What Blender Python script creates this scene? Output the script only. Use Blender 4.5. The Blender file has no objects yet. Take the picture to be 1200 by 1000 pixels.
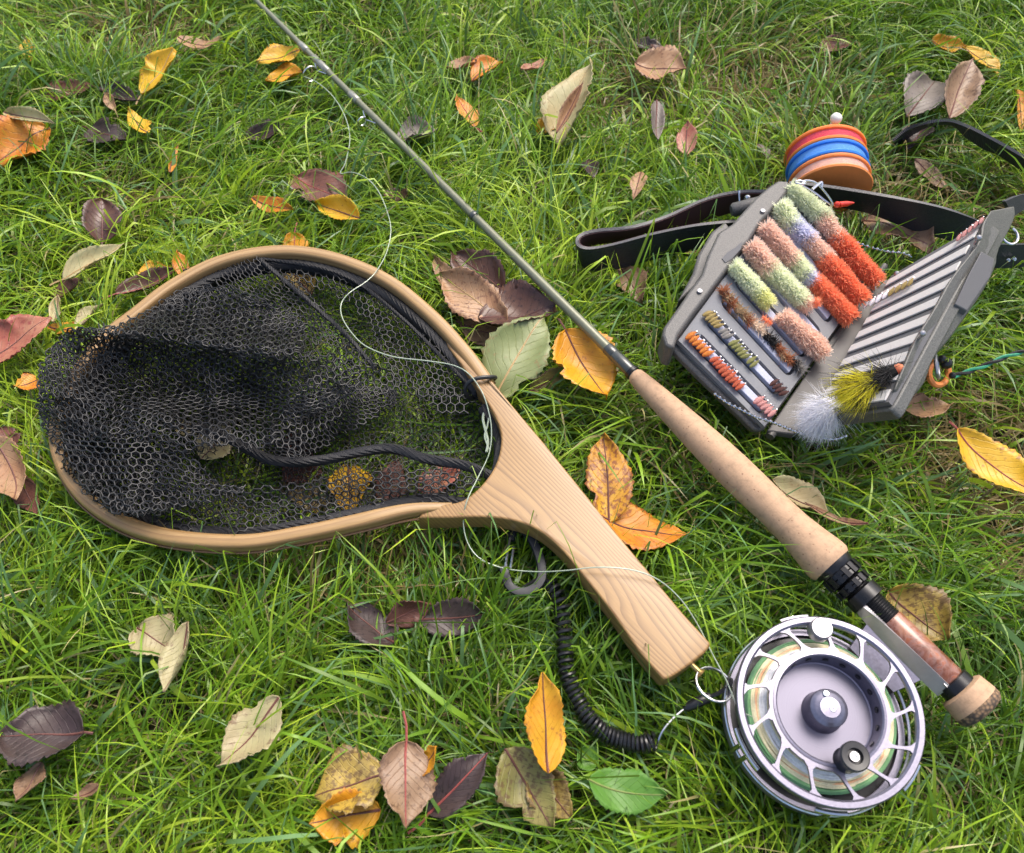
import bpy, math, random
import numpy as np
from mathutils import Vector
random.seed(7); rng = np.random.default_rng(11)
sc = bpy.context.scene
# ---------------------------------------------------------------- camera, sky, sun, exposure
DIST = .5; PITCH = math.radians(60); FPX = 600/math.tan(math.radians(32))
CAM = np.array([0, -DIST*math.cos(PITCH), DIST*math.sin(PITCH)+.03])
FW = np.array([0, math.cos(PITCH), -math.sin(PITCH)]); RT = np.array([1., 0, 0]); UP = np.cross(RT, FW)
cd = bpy.data.cameras.new('camera'); cam = bpy.data.objects.new('camera', cd); sc.collection.objects.link(cam)
cam.location = CAM; cam.rotation_euler = (math.pi/2-PITCH, 0, 0)
cd.angle = math.radians(64); cd.clip_start = .01; cd.clip_end = 200
cd.dof.use_dof = True; cd.dof.focus_distance = .5; cd.dof.aperture_fstop = 14
sc.camera = cam
SUN_EL, SUN_AZ = math.radians(56), math.radians(28)      # azimuth clockwise from +Y (the far side), towards +X
w = bpy.data.worlds.new('World'); sc.world = w; w.use_nodes = True
nt = w.node_tree; nt.nodes.clear()
sky = nt.nodes.new('ShaderNodeTexSky'); sky.sky_type = 'NISHITA'; sky.sun_disc = False
sky.sun_elevation = SUN_EL; sky.sun_rotation = SUN_AZ; sky.air_density = 1.0; sky.dust_density = 5.0; sky.ozone_density = .3
bg = nt.nodes.new('ShaderNodeBackground'); bg.inputs[1].default_value = .15
wo = nt.nodes.new('ShaderNodeOutputWorld')
nt.links.new(sky.outputs[0], bg.inputs[0]); nt.links.new(bg.outputs[0], wo.inputs[0])
sl = bpy.data.lights.new('sun', 'SUN'); sl.energy = 1.5; sl.angle = math.radians(34); sl.color = (1, .97, .92)
so = bpy.data.objects.new('sun', sl); sc.collection.objects.link(so)
sd = Vector((math.sin(SUN_AZ)*math.cos(SUN_EL), math.cos(SUN_AZ)*math.cos(SUN_EL), math.sin(SUN_EL)))
so.rotation_euler = sd.to_track_quat('Z', 'Y').to_euler()
sc.view_settings.view_transform = 'Standard'; sc.view_settings.look = 'None'
sc.view_settings.gamma = 1; sc.view_settings.use_curve_mapping = False
sc.view_settings.exposure = .92
try: sc.cycles.max_bounces = 8; sc.cycles.transparent_max_bounces = 8
except Exception: pass

# ---------------------------------------------------------------- helpers
def P(x, y, z=.03):
    "the place at height z that lies on the sight line through photo pixel x, y"
    d = FW*FPX + RT*(x-600) - UP*(y-500)
    return CAM + d*((z-CAM[2])/d[2])
def nrm(v):
    v = np.asarray(v, float); return v/(np.linalg.norm(v)+1e-12)
def crv(pts, n):
    "smooth Catmull-Rom curve of n points through pts"
    p = np.array(pts, float); m = len(p)
    if m == 2: return p[0]+(p[1]-p[0])*np.linspace(0, 1, n)[:, None]
    q = np.vstack([2*p[0]-p[1], p, 2*p[-1]-p[-2]])
    u = np.linspace(0, m-1-1e-9, n); i = u.astype(int); t = (u-i)[:, None]
    a, b, c, d = q[i], q[i+1], q[i+2], q[i+3]
    return .5*((2*b)+(c-a)*t+(2*a-5*b+4*c-d)*t*t+(3*b-a-3*c+d)*t**3)
def crvP(pts, n): 
    "pts (px, py, z) -> smooth world curve"
    return crv([P(*p) for p in pts], n)
def vnoise(x, y, seed=0):
    "smooth value noise in -1..1 (numpy)"
    r = np.random.default_rng(seed).random((64, 64))*2-1
    x = np.asarray(x, float); y = np.asarray(y, float)
    xi = np.floor(x).astype(int); yi = np.floor(y).astype(int); fx = x-xi; fy = y-yi
    fx = fx*fx*(3-2*fx); fy = fy*fy*(3-2*fy)
    g = lambda a, b: r[a % 64, b % 64]
    return (g(xi, yi)*(1-fx)+g(xi+1, yi)*fx)*(1-fy)+(g(xi, yi+1)*(1-fx)+g(xi+1, yi+1)*fx)*fy

class MB:
    def __init__(s): s.v = []; s.f = []; s.uv = []; s.mi = []; s.m = 0
    def add(s, vs, fs, uvs=None):
        o = len(s.v); s.v += [tuple(map(float, p)) for p in vs]
        s.uv += [tuple(u) for u in uvs] if uvs is not None else [(0, 0)]*len(vs)
        for f in fs: s.f.append(tuple(o+i for i in f)); s.mi.append(s.m)
    def tube(s, pts, r, n=8, caps=True, sx=1, up=None, n_sup=2):
        pts = np.array(pts, float); k = len(pts)
        r = np.full(k, r, float) if np.isscalar(r) else np.array(r, float)
        T = np.gradient(pts, axis=0); T /= np.linalg.norm(T, axis=1)[:, None]+1e-12
        a = np.array([0, 0, 1.]) if up is None else np.array(up, float)
        if abs(T[0]@a) > .95: a = np.array([1., 0, 0])
        vs = []; uvs = []; L = 0; last = None
        for i in range(k):
            if i: L += np.linalg.norm(pts[i]-pts[i-1])
            if up is None:
                a = a - T[i]*(a@T[i]); a = nrm(a)
            else: a = nrm(np.array(up, float)-T[i]*(np.array(up, float)@T[i]))
            b = np.cross(T[i], a)
            for j in range(n):
                t = 2*math.pi*j/n; c, d = math.cos(t), math.sin(t)
                e = 2/n_sup
                c2 = math.copysign(abs(c)**e, c); d2 = math.copysign(abs(d)**e, d)
                vs.append(pts[i]+r[i]*(a*c2+b*d2*sx)); uvs.append((L, r[i]*d2*sx+.5*r[i]*c2))
        fs = [(i*n+j, i*n+(j+1) % n, (i+1)*n+(j+1) % n, (i+1)*n+j) for i in range(k-1) for j in range(n)]
        if caps: fs += [tuple(range(n))[::-1], tuple((k-1)*n+j for j in range(n))]
        s.add(vs, fs, uvs)
    def lathe(s, o, ax, prof, n=24, cap=True):
        "prof: (distance along axis, radius)"
        o = np.array(o, float); ax = nrm(ax); a = nrm(np.cross(ax, (0, .1, 1) if abs(ax[2]) < .9 else (1, 0, 0))); b = np.cross(ax, a)
        vs = []; uvs = []
        for d, r in prof:
            for j in range(n):
                t = 2*math.pi*j/n
                vs.append(o+ax*d+r*(a*math.cos(t)+b*math.sin(t))); uvs.append((d, t*.02))
        k = len(prof)
        fs = [(i*n+j, i*n+(j+1) % n, (i+1)*n+(j+1) % n, (i+1)*n+j) for i in range(k-1) for j in range(n)]
        if cap: fs += [tuple(range(n))[::-1], tuple((k-1)*n+j for j in range(n))]
        s.add(vs, fs, uvs)
    def prism(s, top, bot):
        n = len(top); s.add(list(top)+list(bot), [tuple(range(n)), tuple(range(2*n-1, n-1, -1))]+[(i, i+n, (i+1) % n+n, (i+1) % n) for i in range(n)])
    def hexa(s, q, t, nv):
        "slab: quad q, thickness t below along nv"
        q = [np.array(p, float) for p in q]; s.prism(q, [p-np.array(nv)*t for p in q])
    def sphere(s, c, r, n=8, sc_=(1, 1, 1)):
        c = np.array(c, float)
        s.lathe_pts(c, r, n, sc_)
    def lathe_pts(s, c, r, n, q):
        m = max(4, n//2+1); vs = []; 
        for i in range(m+1):
            ph = math.pi*(i+.001)/(m+.002)
            for j in range(n):
                t = 2*math.pi*j/n
                vs.append(c+r*np.array([math.sin(ph)*math.cos(t)*q[0], math.sin(ph)*math.sin(t)*q[1], math.cos(ph)*q[2]]))
        s.add(vs, [(i*n+j, (i+1)*n+j, (i+1)*n+(j+1) % n, i*n+(j+1) % n) for i in range(m) for j in range(n)])
    def ribbon(s, A, B, t=.0015, uvs=None):
        "strap between edge curves A and B (world points), thickness t"
        A = np.array(A); B = np.array(B); k = len(A); T = np.gradient(A, axis=0)
        N = np.cross(T, B-A); N /= np.linalg.norm(N, axis=1)[:, None]+1e-12
        L = np.concatenate([[0], np.cumsum(np.linalg.norm(np.diff(A, axis=0), axis=1))])
        vs = []; uv = []
        for i in range(k):
            vs += [A[i]+N[i]*t/2, B[i]+N[i]*t/2, B[i]-N[i]*t/2, A[i]-N[i]*t/2]; uv += [(L[i], 0), (L[i], 1), (L[i], 1), (L[i], 0)]
        fs = [(i*4+j, i*4+(j+1) % 4, (i+1)*4+(j+1) % 4, (i+1)*4+j) for i in range(k-1) for j in range(4)]
        s.add(vs, fs+[(3, 2, 1, 0), tuple((k-1)*4+j for j in range(4))], uv)
    def mesh(s, name, mats, smooth=True, angle=40):
        me = bpy.data.meshes.new(name); me.from_pydata(s.v, [], s.f)
        uvl = me.uv_layers.new(name='UVMap'); li = np.zeros(len(me.loops), int); me.loops.foreach_get('vertex_index', li)
        uvl.data.foreach_set('uv', np.array(s.uv, float)[li].ravel())
        for m in (mats if isinstance(mats, (list, tuple)) else [mats]): me.materials.append(m)
        me.polygons.foreach_set('material_index', s.mi)
        me.update()
        if smooth:
            me.polygons.foreach_set('use_smooth', [True]*len(me.polygons))
            try: me.set_sharp_from_angle(angle=math.radians(angle))
            except Exception: pass
        return me
    def build(s, name, mats, parent=None, smooth=True, angle=40, bevel=0, seg=2):
        o = bpy.data.objects.new(name, s.mesh(name, mats, smooth, angle)); sc.collection.objects.link(o)
        if parent is not None: o.parent = parent; o.matrix_parent_inverse = mloc(parent)
        if bevel:
            m = o.modifiers.new('b', 'BEVEL'); m.width = bevel; m.segments = seg; m.limit_method = 'ANGLE'; m.angle_limit = math.radians(35)
        return o
def mloc(p):
    from mathutils import Matrix
    return Matrix.Translation(p.location).inverted() if p.type == 'EMPTY' else Matrix.Identity(4)
def tag(o, label=None, cat=None, group=None, kind=None):
    if label: o['label'] = label
    if cat: o['category'] = cat
    if group: o['group'] = group
    if kind: o['kind'] = kind
    return o
def thing(name, loc, label, cat, group=None):
    o = bpy.data.objects.new(name, None); sc.collection.objects.link(o); o.location = Vector([float(c) for c in loc]); o.empty_display_size = .01
    return tag(o, label, cat, group)

# ---------------------------------------------------------------- materials
class NM:
    "small node-material helper"
    def __init__(s, name):
        s.m = bpy.data.materials.new(name); s.m.use_nodes = True; s.t = s.m.node_tree; s.t.nodes.clear()
        s.out = s.t.nodes.new('ShaderNodeOutputMaterial'); s.b = s.t.nodes.new('ShaderNodeBsdfPrincipled'); s.t.links.new(s.b.outputs[0], s.out.inputs[0])
    def n(s, typ, **k):
        x = s.t.nodes.new('ShaderNode'+typ)
        for a, v in k.items(): setattr(x, a, v)
        return x
    def l(s, a, b): s.t.links.new(a, b)
    def co(s, kind='Object'): return s.n('TexCoord').outputs[kind]
    def mapping(s, src, scale=(1, 1, 1), rot=(0, 0, 0)):
        m = s.n('Mapping'); m.inputs['Scale'].default_value = scale; m.inputs['Rotation'].default_value = rot; s.l(src, m.inputs[0]); return m.outputs[0]
    def noise(s, vec, scale, detail=4, rough=.55, dist=0):
        x = s.n('TexNoise'); x.inputs['Scale'].default_value = scale; x.inputs['Detail'].default_value = detail
        x.inputs['Roughness'].default_value = rough; x.inputs['Distortion'].default_value = dist; s.l(vec, x.inputs['Vector']); return x.outputs['Fac']
    def ramp(s, fac, stops):
        x = s.n('ValToRGB'); e = x.color_ramp.elements
        while len(e) < len(stops): e.new(.5)
        for i, (p, c) in enumerate(stops): e[i].position = p; e[i].color = tuple(c)+(1,) if len(c) == 3 else c
        s.l(fac, x.inputs[0]); return x.outputs[0]
    def mix(s, fac, a, b, mode='MIX'):
        x = s.n('Mix', data_type='RGBA', blend_type=mode)
        for sock, v in ((x.inputs[0], fac), (x.inputs[6], a), (x.inputs[7], b)):
            if hasattr(v, 'links'): s.l(v, sock)
            else: sock.default_value = v if not isinstance(v, tuple) or len(v) == 4 else v+(1,)
        return x.outputs[2]
    def math(s, op, a, b=0):
        x = s.n('Math', operation=op)
        for sock, v in ((x.inputs[0], a), (x.inputs[1], b)):
            if hasattr(v, 'links'): s.l(v, sock)
            else: sock.default_value = v
        return x.outputs[0]
    def bump(s, h, strength=.3, dist=.001):
        x = s.n('Bump'); x.inputs['Strength'].default_value = strength; x.inputs['Distance'].default_value = dist
        s.l(h, x.inputs['Height']); s.l(x.outputs[0], s.b.inputs['Normal'])
    def col(s, c):
        if hasattr(c, 'links'): s.l(c, s.b.inputs['Base Color'])
        else: s.b.inputs['Base Color'].default_value = tuple(c)+(1,)
    def set(s, **k):
        for a, v in k.items():
            i = s.b.inputs[a.replace('_', ' ')]
            if hasattr(v, 'links'): s.l(v, i)
            else: i.default_value = v
        return s
    def translucent(s, fac, color):
        tr = s.n('BsdfTranslucent'); mx = s.n('MixShader'); mx.inputs[0].default_value = fac
        if hasattr(color, 'links'): s.l(color, tr.inputs[0])
        else: tr.inputs[0].default_value = tuple(color)+(1,)
        s.l(s.b.outputs[0], mx.inputs[1]); s.l(tr.outputs[0], mx.inputs[2]); s.l(mx.outputs[0], s.out.inputs[0])

def plain(name, c, rough=.5, metal=0, vary=.12, scale=400, bump=0, coat=0):
    k = NM(name); f = k.noise(k.co(), scale, 4)
    a = tuple(x*(1-vary) for x in c); b = tuple(min(1, x*(1+vary)) for x in c)
    k.col(k.ramp(f, [(.3, a), (.7, b)])); k.set(Roughness=rough, Metallic=metal, Coat_Weight=coat)
    k.set(Roughness=k.math('ADD', k.math('MULTIPLY', f, .2), rough-.1))
    if bump: k.bump(f, bump, .0006)
    return k.m

def wood_mat(name, light, dark, freq, wav, seed):
    k = NM(name); uv = k.co('UV')
    low = k.noise(k.mapping(uv, (5.5, 20, 1)), 1.0, 2.5, .45)                # slow wander that bends the growth rings
    m = k.n('SeparateXYZ'); k.l(uv, m.inputs[0])
    v = k.math('ADD', k.math('MULTIPLY', m.outputs[1], freq), k.math('MULTIPLY', low, wav))
    v = k.math('ADD', v, k.math('MULTIPLY', m.outputs[0], seed))
    saw = k.math('FRACT', v)
    fib = k.noise(k.mapping(uv, (60, 1500, 1)), 1, 5, .65)
    g = k.ramp(saw, [(0, dark), (.25, tuple(.5*(a+b) for a, b in zip(light, dark))), (.6, light), (.93, light), (1, dark)])
    g = k.mix(k.ramp(fib, [(.35, (0,)*3), (.75, (.85,)*3)]), g, tuple(x*.55 for x in light))
    big = k.noise(k.mapping(uv, (14, 50, 1)), 1, 2)
    g = k.mix(k.math('MULTIPLY', big, .35), g, tuple(min(1, x*1.12) for x in light))
    spk = k.noise(k.co(), 900, 2)
    g = k.mix(k.ramp(spk, [(.72, (0, 0, 0)), (.78, (.5, .5, .5))]), g, (.2, .1, .045))
    k.col(g); k.set(Roughness=.42, Coat_Weight=.12, Coat_Roughness=.3); k.bump(fib, .15, .0004)
    return k.m
M = {}
M['wood'] = wood_mat('oiled_ash', (.33, .19, .068), (.10, .042, .012), 420, 20.0, 12)
M['hoopwood'] = wood_mat('bent_ash', (.36, .222, .09), (.20, .105, .036), 300, 2.4, 4)
M['hoopline'] = plain('dark_glue_line', (.17, .09, .04), .5)
def cork_mat(name, c, pit, ringf=700):
    k = NM(name); o = k.co(); f1 = k.noise(o, 230, 5, .7); f2 = k.noise(o, 900, 3, .6)
    uv = k.n('SeparateXYZ'); k.l(k.co('UV'), uv.inputs[0])
    g = k.ramp(f1, [(.3, tuple(x*.72 for x in c)), (.5, c), (.72, tuple(min(1, x*1.12) for x in c))])
    ring = k.math('FRACT', k.math('MULTIPLY', uv.outputs[0], 80))
    cell = k.math('FLOOR', k.math('MULTIPLY', uv.outputs[0], 80))
    wn = k.n('TexWhiteNoise', noise_dimensions='1D'); k.l(cell, wn.inputs['W'])
    g = k.mix(k.math('MULTIPLY', wn.outputs['Value'], .10), g, tuple(x*.75 for x in c))
    g = k.mix(k.ramp(ring, [(0, (.16,)*3), (.06, (0,)*3), (1, (0,)*3)]), g, pit)
    streak = k.noise(k.mapping(o, (300, 300, 300)), 1, 2)
    vor = k.n('TexVoronoi'); vor.inputs['Scale'].default_value = 330; k.l(o, vor.inputs['Vector'])
    pits = k.ramp(vor.outputs['Distance'], [(.07, (1,)*3), (.2, (0,)*3)])
    pits = k.math('MULTIPLY', pits, k.ramp(streak, [(.47, (0,)*3), (.56, (1,)*3)]))
    g = k.mix(k.math('MULTIPLY', pits, .85), g, pit)
    k.col(g); k.set(Roughness=.72); k.bump(k.math('SUBTRACT', f2, pits), .25, .0005); return k.m
M['cork'] = cork_mat('cork', (.45, .285, .17), (.16, .075, .035))
k = NM('rubberised_cork'); v = k.n('TexVoronoi'); v.inputs['Scale'].default_value = 520; k.l(k.co(), v.inputs['Vector'])
k.col(k.ramp(v.outputs['Distance'], [(.2, (.28, .17, .09)), (.45, (.15, .095, .055)), (.7, (.055, .04, .03))])); k.set(Roughness=.8); k.bump(v.outputs['Distance'], .4, .0007); M['burntcork'] = k.m
k = NM('burl_insert'); o = k.co('UV'); f = k.noise(k.mapping(k.co(), (60, 60, 60)), 1, 5, .6, 1.2); f2 = k.noise(k.co(), 45, 2)
g = k.ramp(f, [(.3, (.10, .028, .012)), (.5, (.24, .065, .022)), (.66, (.36, .125, .045))])
sx = k.n('SeparateXYZ'); k.l(o, sx.inputs[0])
gz = k.ramp(k.math('ADD', k.math('MULTIPLY', sx.outputs[0], 20), k.math('MULTIPLY', f, .6)), [(.78, (0,)*3), (.9, (1,)*3), (1, (.3,)*3)])
blk = k.ramp(k.noise(k.co(), 110, 4, .6, 2), [(.38, (.025, .02, .02)), (.55, (.3, .27, .26)), (.62, (.34, .11, .06))])
k.col(k.mix(gz, g, blk)); k.set(Roughness=.35, Coat_Weight=.4, Coat_Roughness=.15); M['insert'] = k.m
M['blank'] = plain('rod_blank', (.15, .155, .10), .38, .2, .08, coat=.25)
M['wraplight'] = plain('clear_epoxy_wrap', (.22, .22, .19), .3, .2, coat=.4); M['wrap'] = plain('thread_wrap', (.035, .04, .035), .3, coat=.5)
M['blackmetal'] = plain('black_anodised', (.012, .012, .014), .3, .3)
M['reel'] = plain('titanium_anodised', (.215, .205, .26), .38, .85, .10, 700, .06)
k = NM('reel_brushed'); rad = k.co('UV'); f = k.noise(k.mapping(rad, (4000, 1, 1)), 1, 3)
k.col(k.ramp(f, [(.2, (.125, .12, .16)), (.8, (.21, .20, .255))])); k.set(Metallic=.7, Roughness=.45); k.bump(f, .1, .0003); M['reelface'] = k.m
M['steel'] = plain('bright_steel', (.62, .62, .64), .22, 1, .05)
M['silver'] = plain('satin_silver', (.40, .39, .41), .38, .8, .05)
M['brass'] = plain('brass', (.55, .38, .15), .3, .9, .08)
M['blackplastic'] = plain('black_plastic', (.014, .014, .016), .32)
M['slate'] = plain('slate_alloy', (.018, .019, .024), .5, .2); M['blackrubber'] = plain('black_rubber', (.012, .012, .013), .45)
M['grey'] = plain('grey_shell_plastic', (.078, .075, .072), .5, 0, .45, 1300, .35)
M['greylid'] = plain('grey_lid_plastic', (.092, .092, .085), .5, 0, .45, 1300, .4)
M['innergrey'] = plain('smooth_grey_plastic', (.085, .08, .078), .55, 0, .1, 60)
M['foam'] = plain('grey_foam', (.20, .205, .22), .75, 0, .08, 2000, .2)
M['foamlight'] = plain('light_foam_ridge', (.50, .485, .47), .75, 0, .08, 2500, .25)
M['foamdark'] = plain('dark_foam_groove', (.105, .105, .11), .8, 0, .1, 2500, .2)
M['strip'] = plain('lavender_slit_foam', (.42, .44, .56), .7, 0, .08, 2500, .25)
M['orange'] = plain('orange_plastic', (.88, .24, .05), .4, 0, .05); M['orange2'] = plain('dull_orange_plastic', (.74, .24, .06), .45, 0, .05)
M['blue'] = plain('blue_plastic', (.03, .20, .68), .4, 0, .05); M['lightblue'] = plain('light_blue_nylon', (.16, .40, .80), .5, 0, .05)
M['pink'] = plain('pink_nylon', (.75, .10, .14), .5, 0, .2, 2500); M['peach'] = plain('pale_nylon', (.80, .50, .40), .5, 0, .05)
M['white'] = plain('white_plastic', (.66, .65, .60), .4)
M['red'] = plain('red_bead', (.5, .03, .015), .2)
M['greencord'] = plain('green_cord', (.02, .22, .12), .6); M['blackcord'] = plain('black_cord', (.012, .012, .013), .75, 0, .3, 3000, .5)
k = NM('black_leather'); f = k.noise(k.co(), 900, 4); sx = k.n('SeparateXYZ'); k.l(k.co('UV'), sx.inputs[0])
k.col(k.ramp(f, [(.3, (.012, .013, .02)), (.7, (.025, .027, .037))])); k.set(Roughness=.42)
k.bump(f, .35, .0006); M['leather'] = k.m
M['maroon'] = plain('suede_back', (.055, .022, .025), .8)
k = NM('black_webbing'); v = k.n('TexWave'); v.inputs['Scale'].default_value = 260; k.l(k.co('UV'), v.inputs['Vector'])
k.col(k.ramp(v.outputs['Fac'], [(.2, (.012, .013, .02)), (.8, (.035, .037, .05))])); k.set(Roughness=.6); k.bump(v.outputs['Fac'], .5, .0006); M['web'] = k.m
k = NM('black_net_cord'); k.col((.013, .013, .014)); k.set(Roughness=.42); k.b.inputs['Specular IOR Level'].default_value = .5; M['net'] = k.m
M['rope'] = plain('black_rim_lacing', (.008, .008, .01), .6, 0, .3, 2500, .6)
k = NM('nylon_leader'); k.col((.40, .47, .36)); k.set(Roughness=.18, Transmission_Weight=.25); M['line'] = k.m

# grass cap: nothing of the lawn may rise through what lies on it
GX0, GY0, GS = -.75, -.55, .0025; GNX, GNY = 600, 560
cap_obj = np.full((GNX, GNY), 9.); cap_leaf = np.full((GNX, GNY), 9.)
gxx = GX0+GS*(np.arange(GNX)+.5); gyy = GY0+GS*(np.arange(GNY)+.5)
def stamp(poly, z, grid=None, grow=0):
    "poly: world xy points; grass below it stays under z"
    grid = cap_obj if grid is None else grid
    p = np.array([q[:2] for q in poly], float)
    if grow:
        c = p.mean(0); d = p-c; p = c+d*(1+grow/(np.linalg.norm(d, axis=1)[:, None]+1e-9))
    i0, i1 = np.clip(((p[:, 0].min()-GX0)/GS, (p[:, 0].max()-GX0)/GS+1), 0, GNX).astype(int)
    j0, j1 = np.clip(((p[:, 1].min()-GY0)/GS, (p[:, 1].max()-GY0)/GS+1), 0, GNY).astype(int)
    if i1 <= i0 or j1 <= j0: return
    X, Y = np.meshgrid(gxx[i0:i1], gyy[j0:j1], indexing='ij'); ins = np.zeros(X.shape, bool); j = len(p)-1
    for i in range(len(p)):
        a, b = p[i], p[j]
        if a[1] != b[1]: ins ^= ((a[1] > Y) != (b[1] > Y)) & (X < (b[0]-a[0])*(Y-a[1])/(b[1]-a[1])+a[0])
        j = i
    g = grid[i0:i1, j0:j1]; g[ins] = np.minimum(g[ins], z)
def stamp_path(pts, r, dz=0, grid=None):
    pts = np.array(pts); T = np.gradient(pts, axis=0); N = np.stack([-T[:, 1], T[:, 0]], 1); N /= np.linalg.norm(N, axis=1)[:, None]+1e-9
    r = np.full(len(pts), r) if np.isscalar(r) else r
    for i in range(len(pts)-1):
        stamp([pts[i][:2]+N[i]*r[i], pts[i+1][:2]+N[i+1]*r[i+1], pts[i+1][:2]-N[i+1]*r[i+1], pts[i][:2]-N[i]*r[i]], min(pts[i][2], pts[i+1][2])+dz, grid)

# ---------------------------------------------------------------- the setting: soil
def soil():
    k = NM('soil_and_moss'); o = k.co(); a = k.noise(o, 14, 5); b = k.noise(o, 160, 5, .7)
    g = k.mix(a, (.022, .030, .008), (.035, .022, .012)); g = k.mix(k.math('MULTIPLY', b, .6), g, (.05, .06, .012))
    k.col(g); k.set(Roughness=.95); k.bump(b, .8, .004)
    n = 120; xs = np.linspace(-1, 1, n); X, Y = np.meshgrid(xs*1.3, xs*1.3+.3, indexing='ij')
    Z = .004*vnoise(X*12+9, Y*12+7, 1)+.003*vnoise(X*40, Y*40, 2)
    v = np.stack([X, Y, Z], -1).reshape(-1, 3).tolist(); m = MB()
    m.add(v, [(i*n+j, (i+1)*n+j, (i+1)*n+j+1, i*n+j+1) for i in range(n-1) for j in range(n-1)])
    o1 = m.build('soil', k.m); tag(o1, kind='structure')
    m = MB(); q = 60
    m.add([(-q, -q, -.02), (q, -q, -.02), (q, q, -.02), (-q, q, -.02)], [(0, 1, 2, 3)]); g2 = NM('distant_lawn')
    f = g2.noise(g2.co(), 60, 6); g2.col(g2.ramp(f, [(.3, (.02, .04, .008)), (.7, (.07, .13, .02))])); g2.set(Roughness=.9)
    tag(m.build('ground', g2.m, smooth=False), kind='structure')
soil()

# ---------------------------------------------------------------- landing net
ZN = .050                                              # top of the hoop
HZ = .011                                              # hoop thickness
hoop_px = [(572, 452), (545, 415), (505, 372), (455, 332), (400, 308), (350, 298), (300, 300), (250, 313), (200, 340), (160, 371), (130, 394), (106, 421), (87, 453), (72, 488),
           (69, 520), (79, 552), (99, 581), (131, 606), (172, 624), (222, 634), (290, 637), (350, 628), (420, 613), (480, 599), (530, 595)]
def band(pts_px, zt, wpx, n, name, mat, parent):
    c = crvP([(x, y, zt-HZ/2) for x, y in pts_px], n); m = MB()
    rr_h = np.full(n, HZ/2); rr_h[-12:] *= np.linspace(1, .55, 12); m.tube(c, rr_h, 20, True, sx=wpx/HZ, up=(0, 0, 1), n_sup=3.2); return c, m.build(name, mat, parent, angle=60)
net = thing('landing_net', P(600, 500, .04), 'wooden landing net with black mesh bag and flared ash handle lying on the grass', 'landing net')
hoop_c, hoop = band(hoop_px, ZN, .0088, 160, 'hoop', M['hoopwood'], net)
m = MB()                                               # dark glue line of the laminated hoop, on its outer flank
T = np.gradient(hoop_c, axis=0); T /= np.linalg.norm(T, axis=1)[:, None]; Nn = np.stack([-T[:, 1], T[:, 0], 0*T[:, 0]], 1)
ctr = hoop_c.mean(0); sgn = np.sign(((hoop_c-ctr)*Nn).sum(1))[:, None]
m.tube(hoop_c+Nn*sgn*.0049+np.array([0, 0, -.0015]), .0007, 6, up=(0, 0, 1)); m.build('glue_line', M['hoopline'], hoop)
stamp_path(hoop_c, .008, -.006)
# handle: traced outline, bevelled, UV along its own axis
up_e = crv([(522, 396), (545, 412), (567, 434), (598, 472), (640, 522), (682, 574), (722, 624), (762, 672), (800, 718), (832, 753)], 40)
end_e = crv([(832, 753), (829, 762), (803, 783), (782, 796), (775, 794)], 8)
lo_e = crv([(775, 794), (750, 765), (716, 716), (684, 676), (655, 641), (628, 620), (596, 609), (560, 606), (525, 607), (490, 607)], 34)
no_e = crv([(498, 596), (520, 591), (541, 587), (560, 573), (577, 552), (586, 528), (586, 503), (573, 475), (555, 448), (538, 424), (524, 405)], 30)
out = np.vstack([up_e, end_e[1:], lo_e[1:], no_e])
hd0, hd1 = P(560, 530, ZN), P(803, 775, ZN); hax = nrm(hd1-hd0); hnx = np.array([-hax[1], hax[0], 0])
def handle():
    import bmesh
    bm = bmesh.new(); sink = lambda x, y: .0058*min(1, max(0, (560-x)/70, (455-y)/50))**1.2 if (x < 560 and y > 570) or y < 455 else 0
    top = [bm.verts.new(P(x, y, ZN+.0012-sink(x, y))) for x, y in out]
    f = bm.faces.new(top); bm.normal_update()
    if f.normal.z < 0: bmesh.ops.reverse_faces(bm, faces=[f])
    # subdivide interior so that the crown can be domed
    r = bmesh.ops.extrude_face_region(bm, geom=[f]); vs = [e for e in r['geom'] if isinstance(e, bmesh.types.BMVert)]
    for v in vs: v.co.z -= .0150
    for ff in [g for g in r['geom'] if isinstance(g, bmesh.types.BMFace)]: ff.normal_flip()
    bmesh.ops.recalc_face_normals(bm, faces=bm.faces[:])
    edges = [e for e in bm.edges if abs(e.verts[0].co.z-e.verts[1].co.z) < .001]
    bmesh.ops.bevel(bm, geom=edges, offset=.0042, segments=4, profile=.55, affect='EDGES', clamp_overlap=True)
    uvl = bm.loops.layers.uv.new('UVMap')
    for fc in bm.faces:
        fc.smooth = True
        for lp in fc.loops:
            p = np.array(lp.vert.co)-hd0; lp[uvl].uv = (p@hax, p@hnx+.35*p[2])
    me = bpy.data.meshes.new('handle'); bm.to_mesh(me); bm.free(); me.materials.append(M['wood'])
    try: me.set_sharp_from_angle(angle=math.radians(50))
    except Exception: pass
    o = bpy.data.objects.new('handle', me); sc.collection.objects.link(o); o.parent = net; o.matrix_parent_inverse = mloc(net)
    stamp([P(x, y, ZN-.01) for x, y in out], ZN-.016)
handle()
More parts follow.
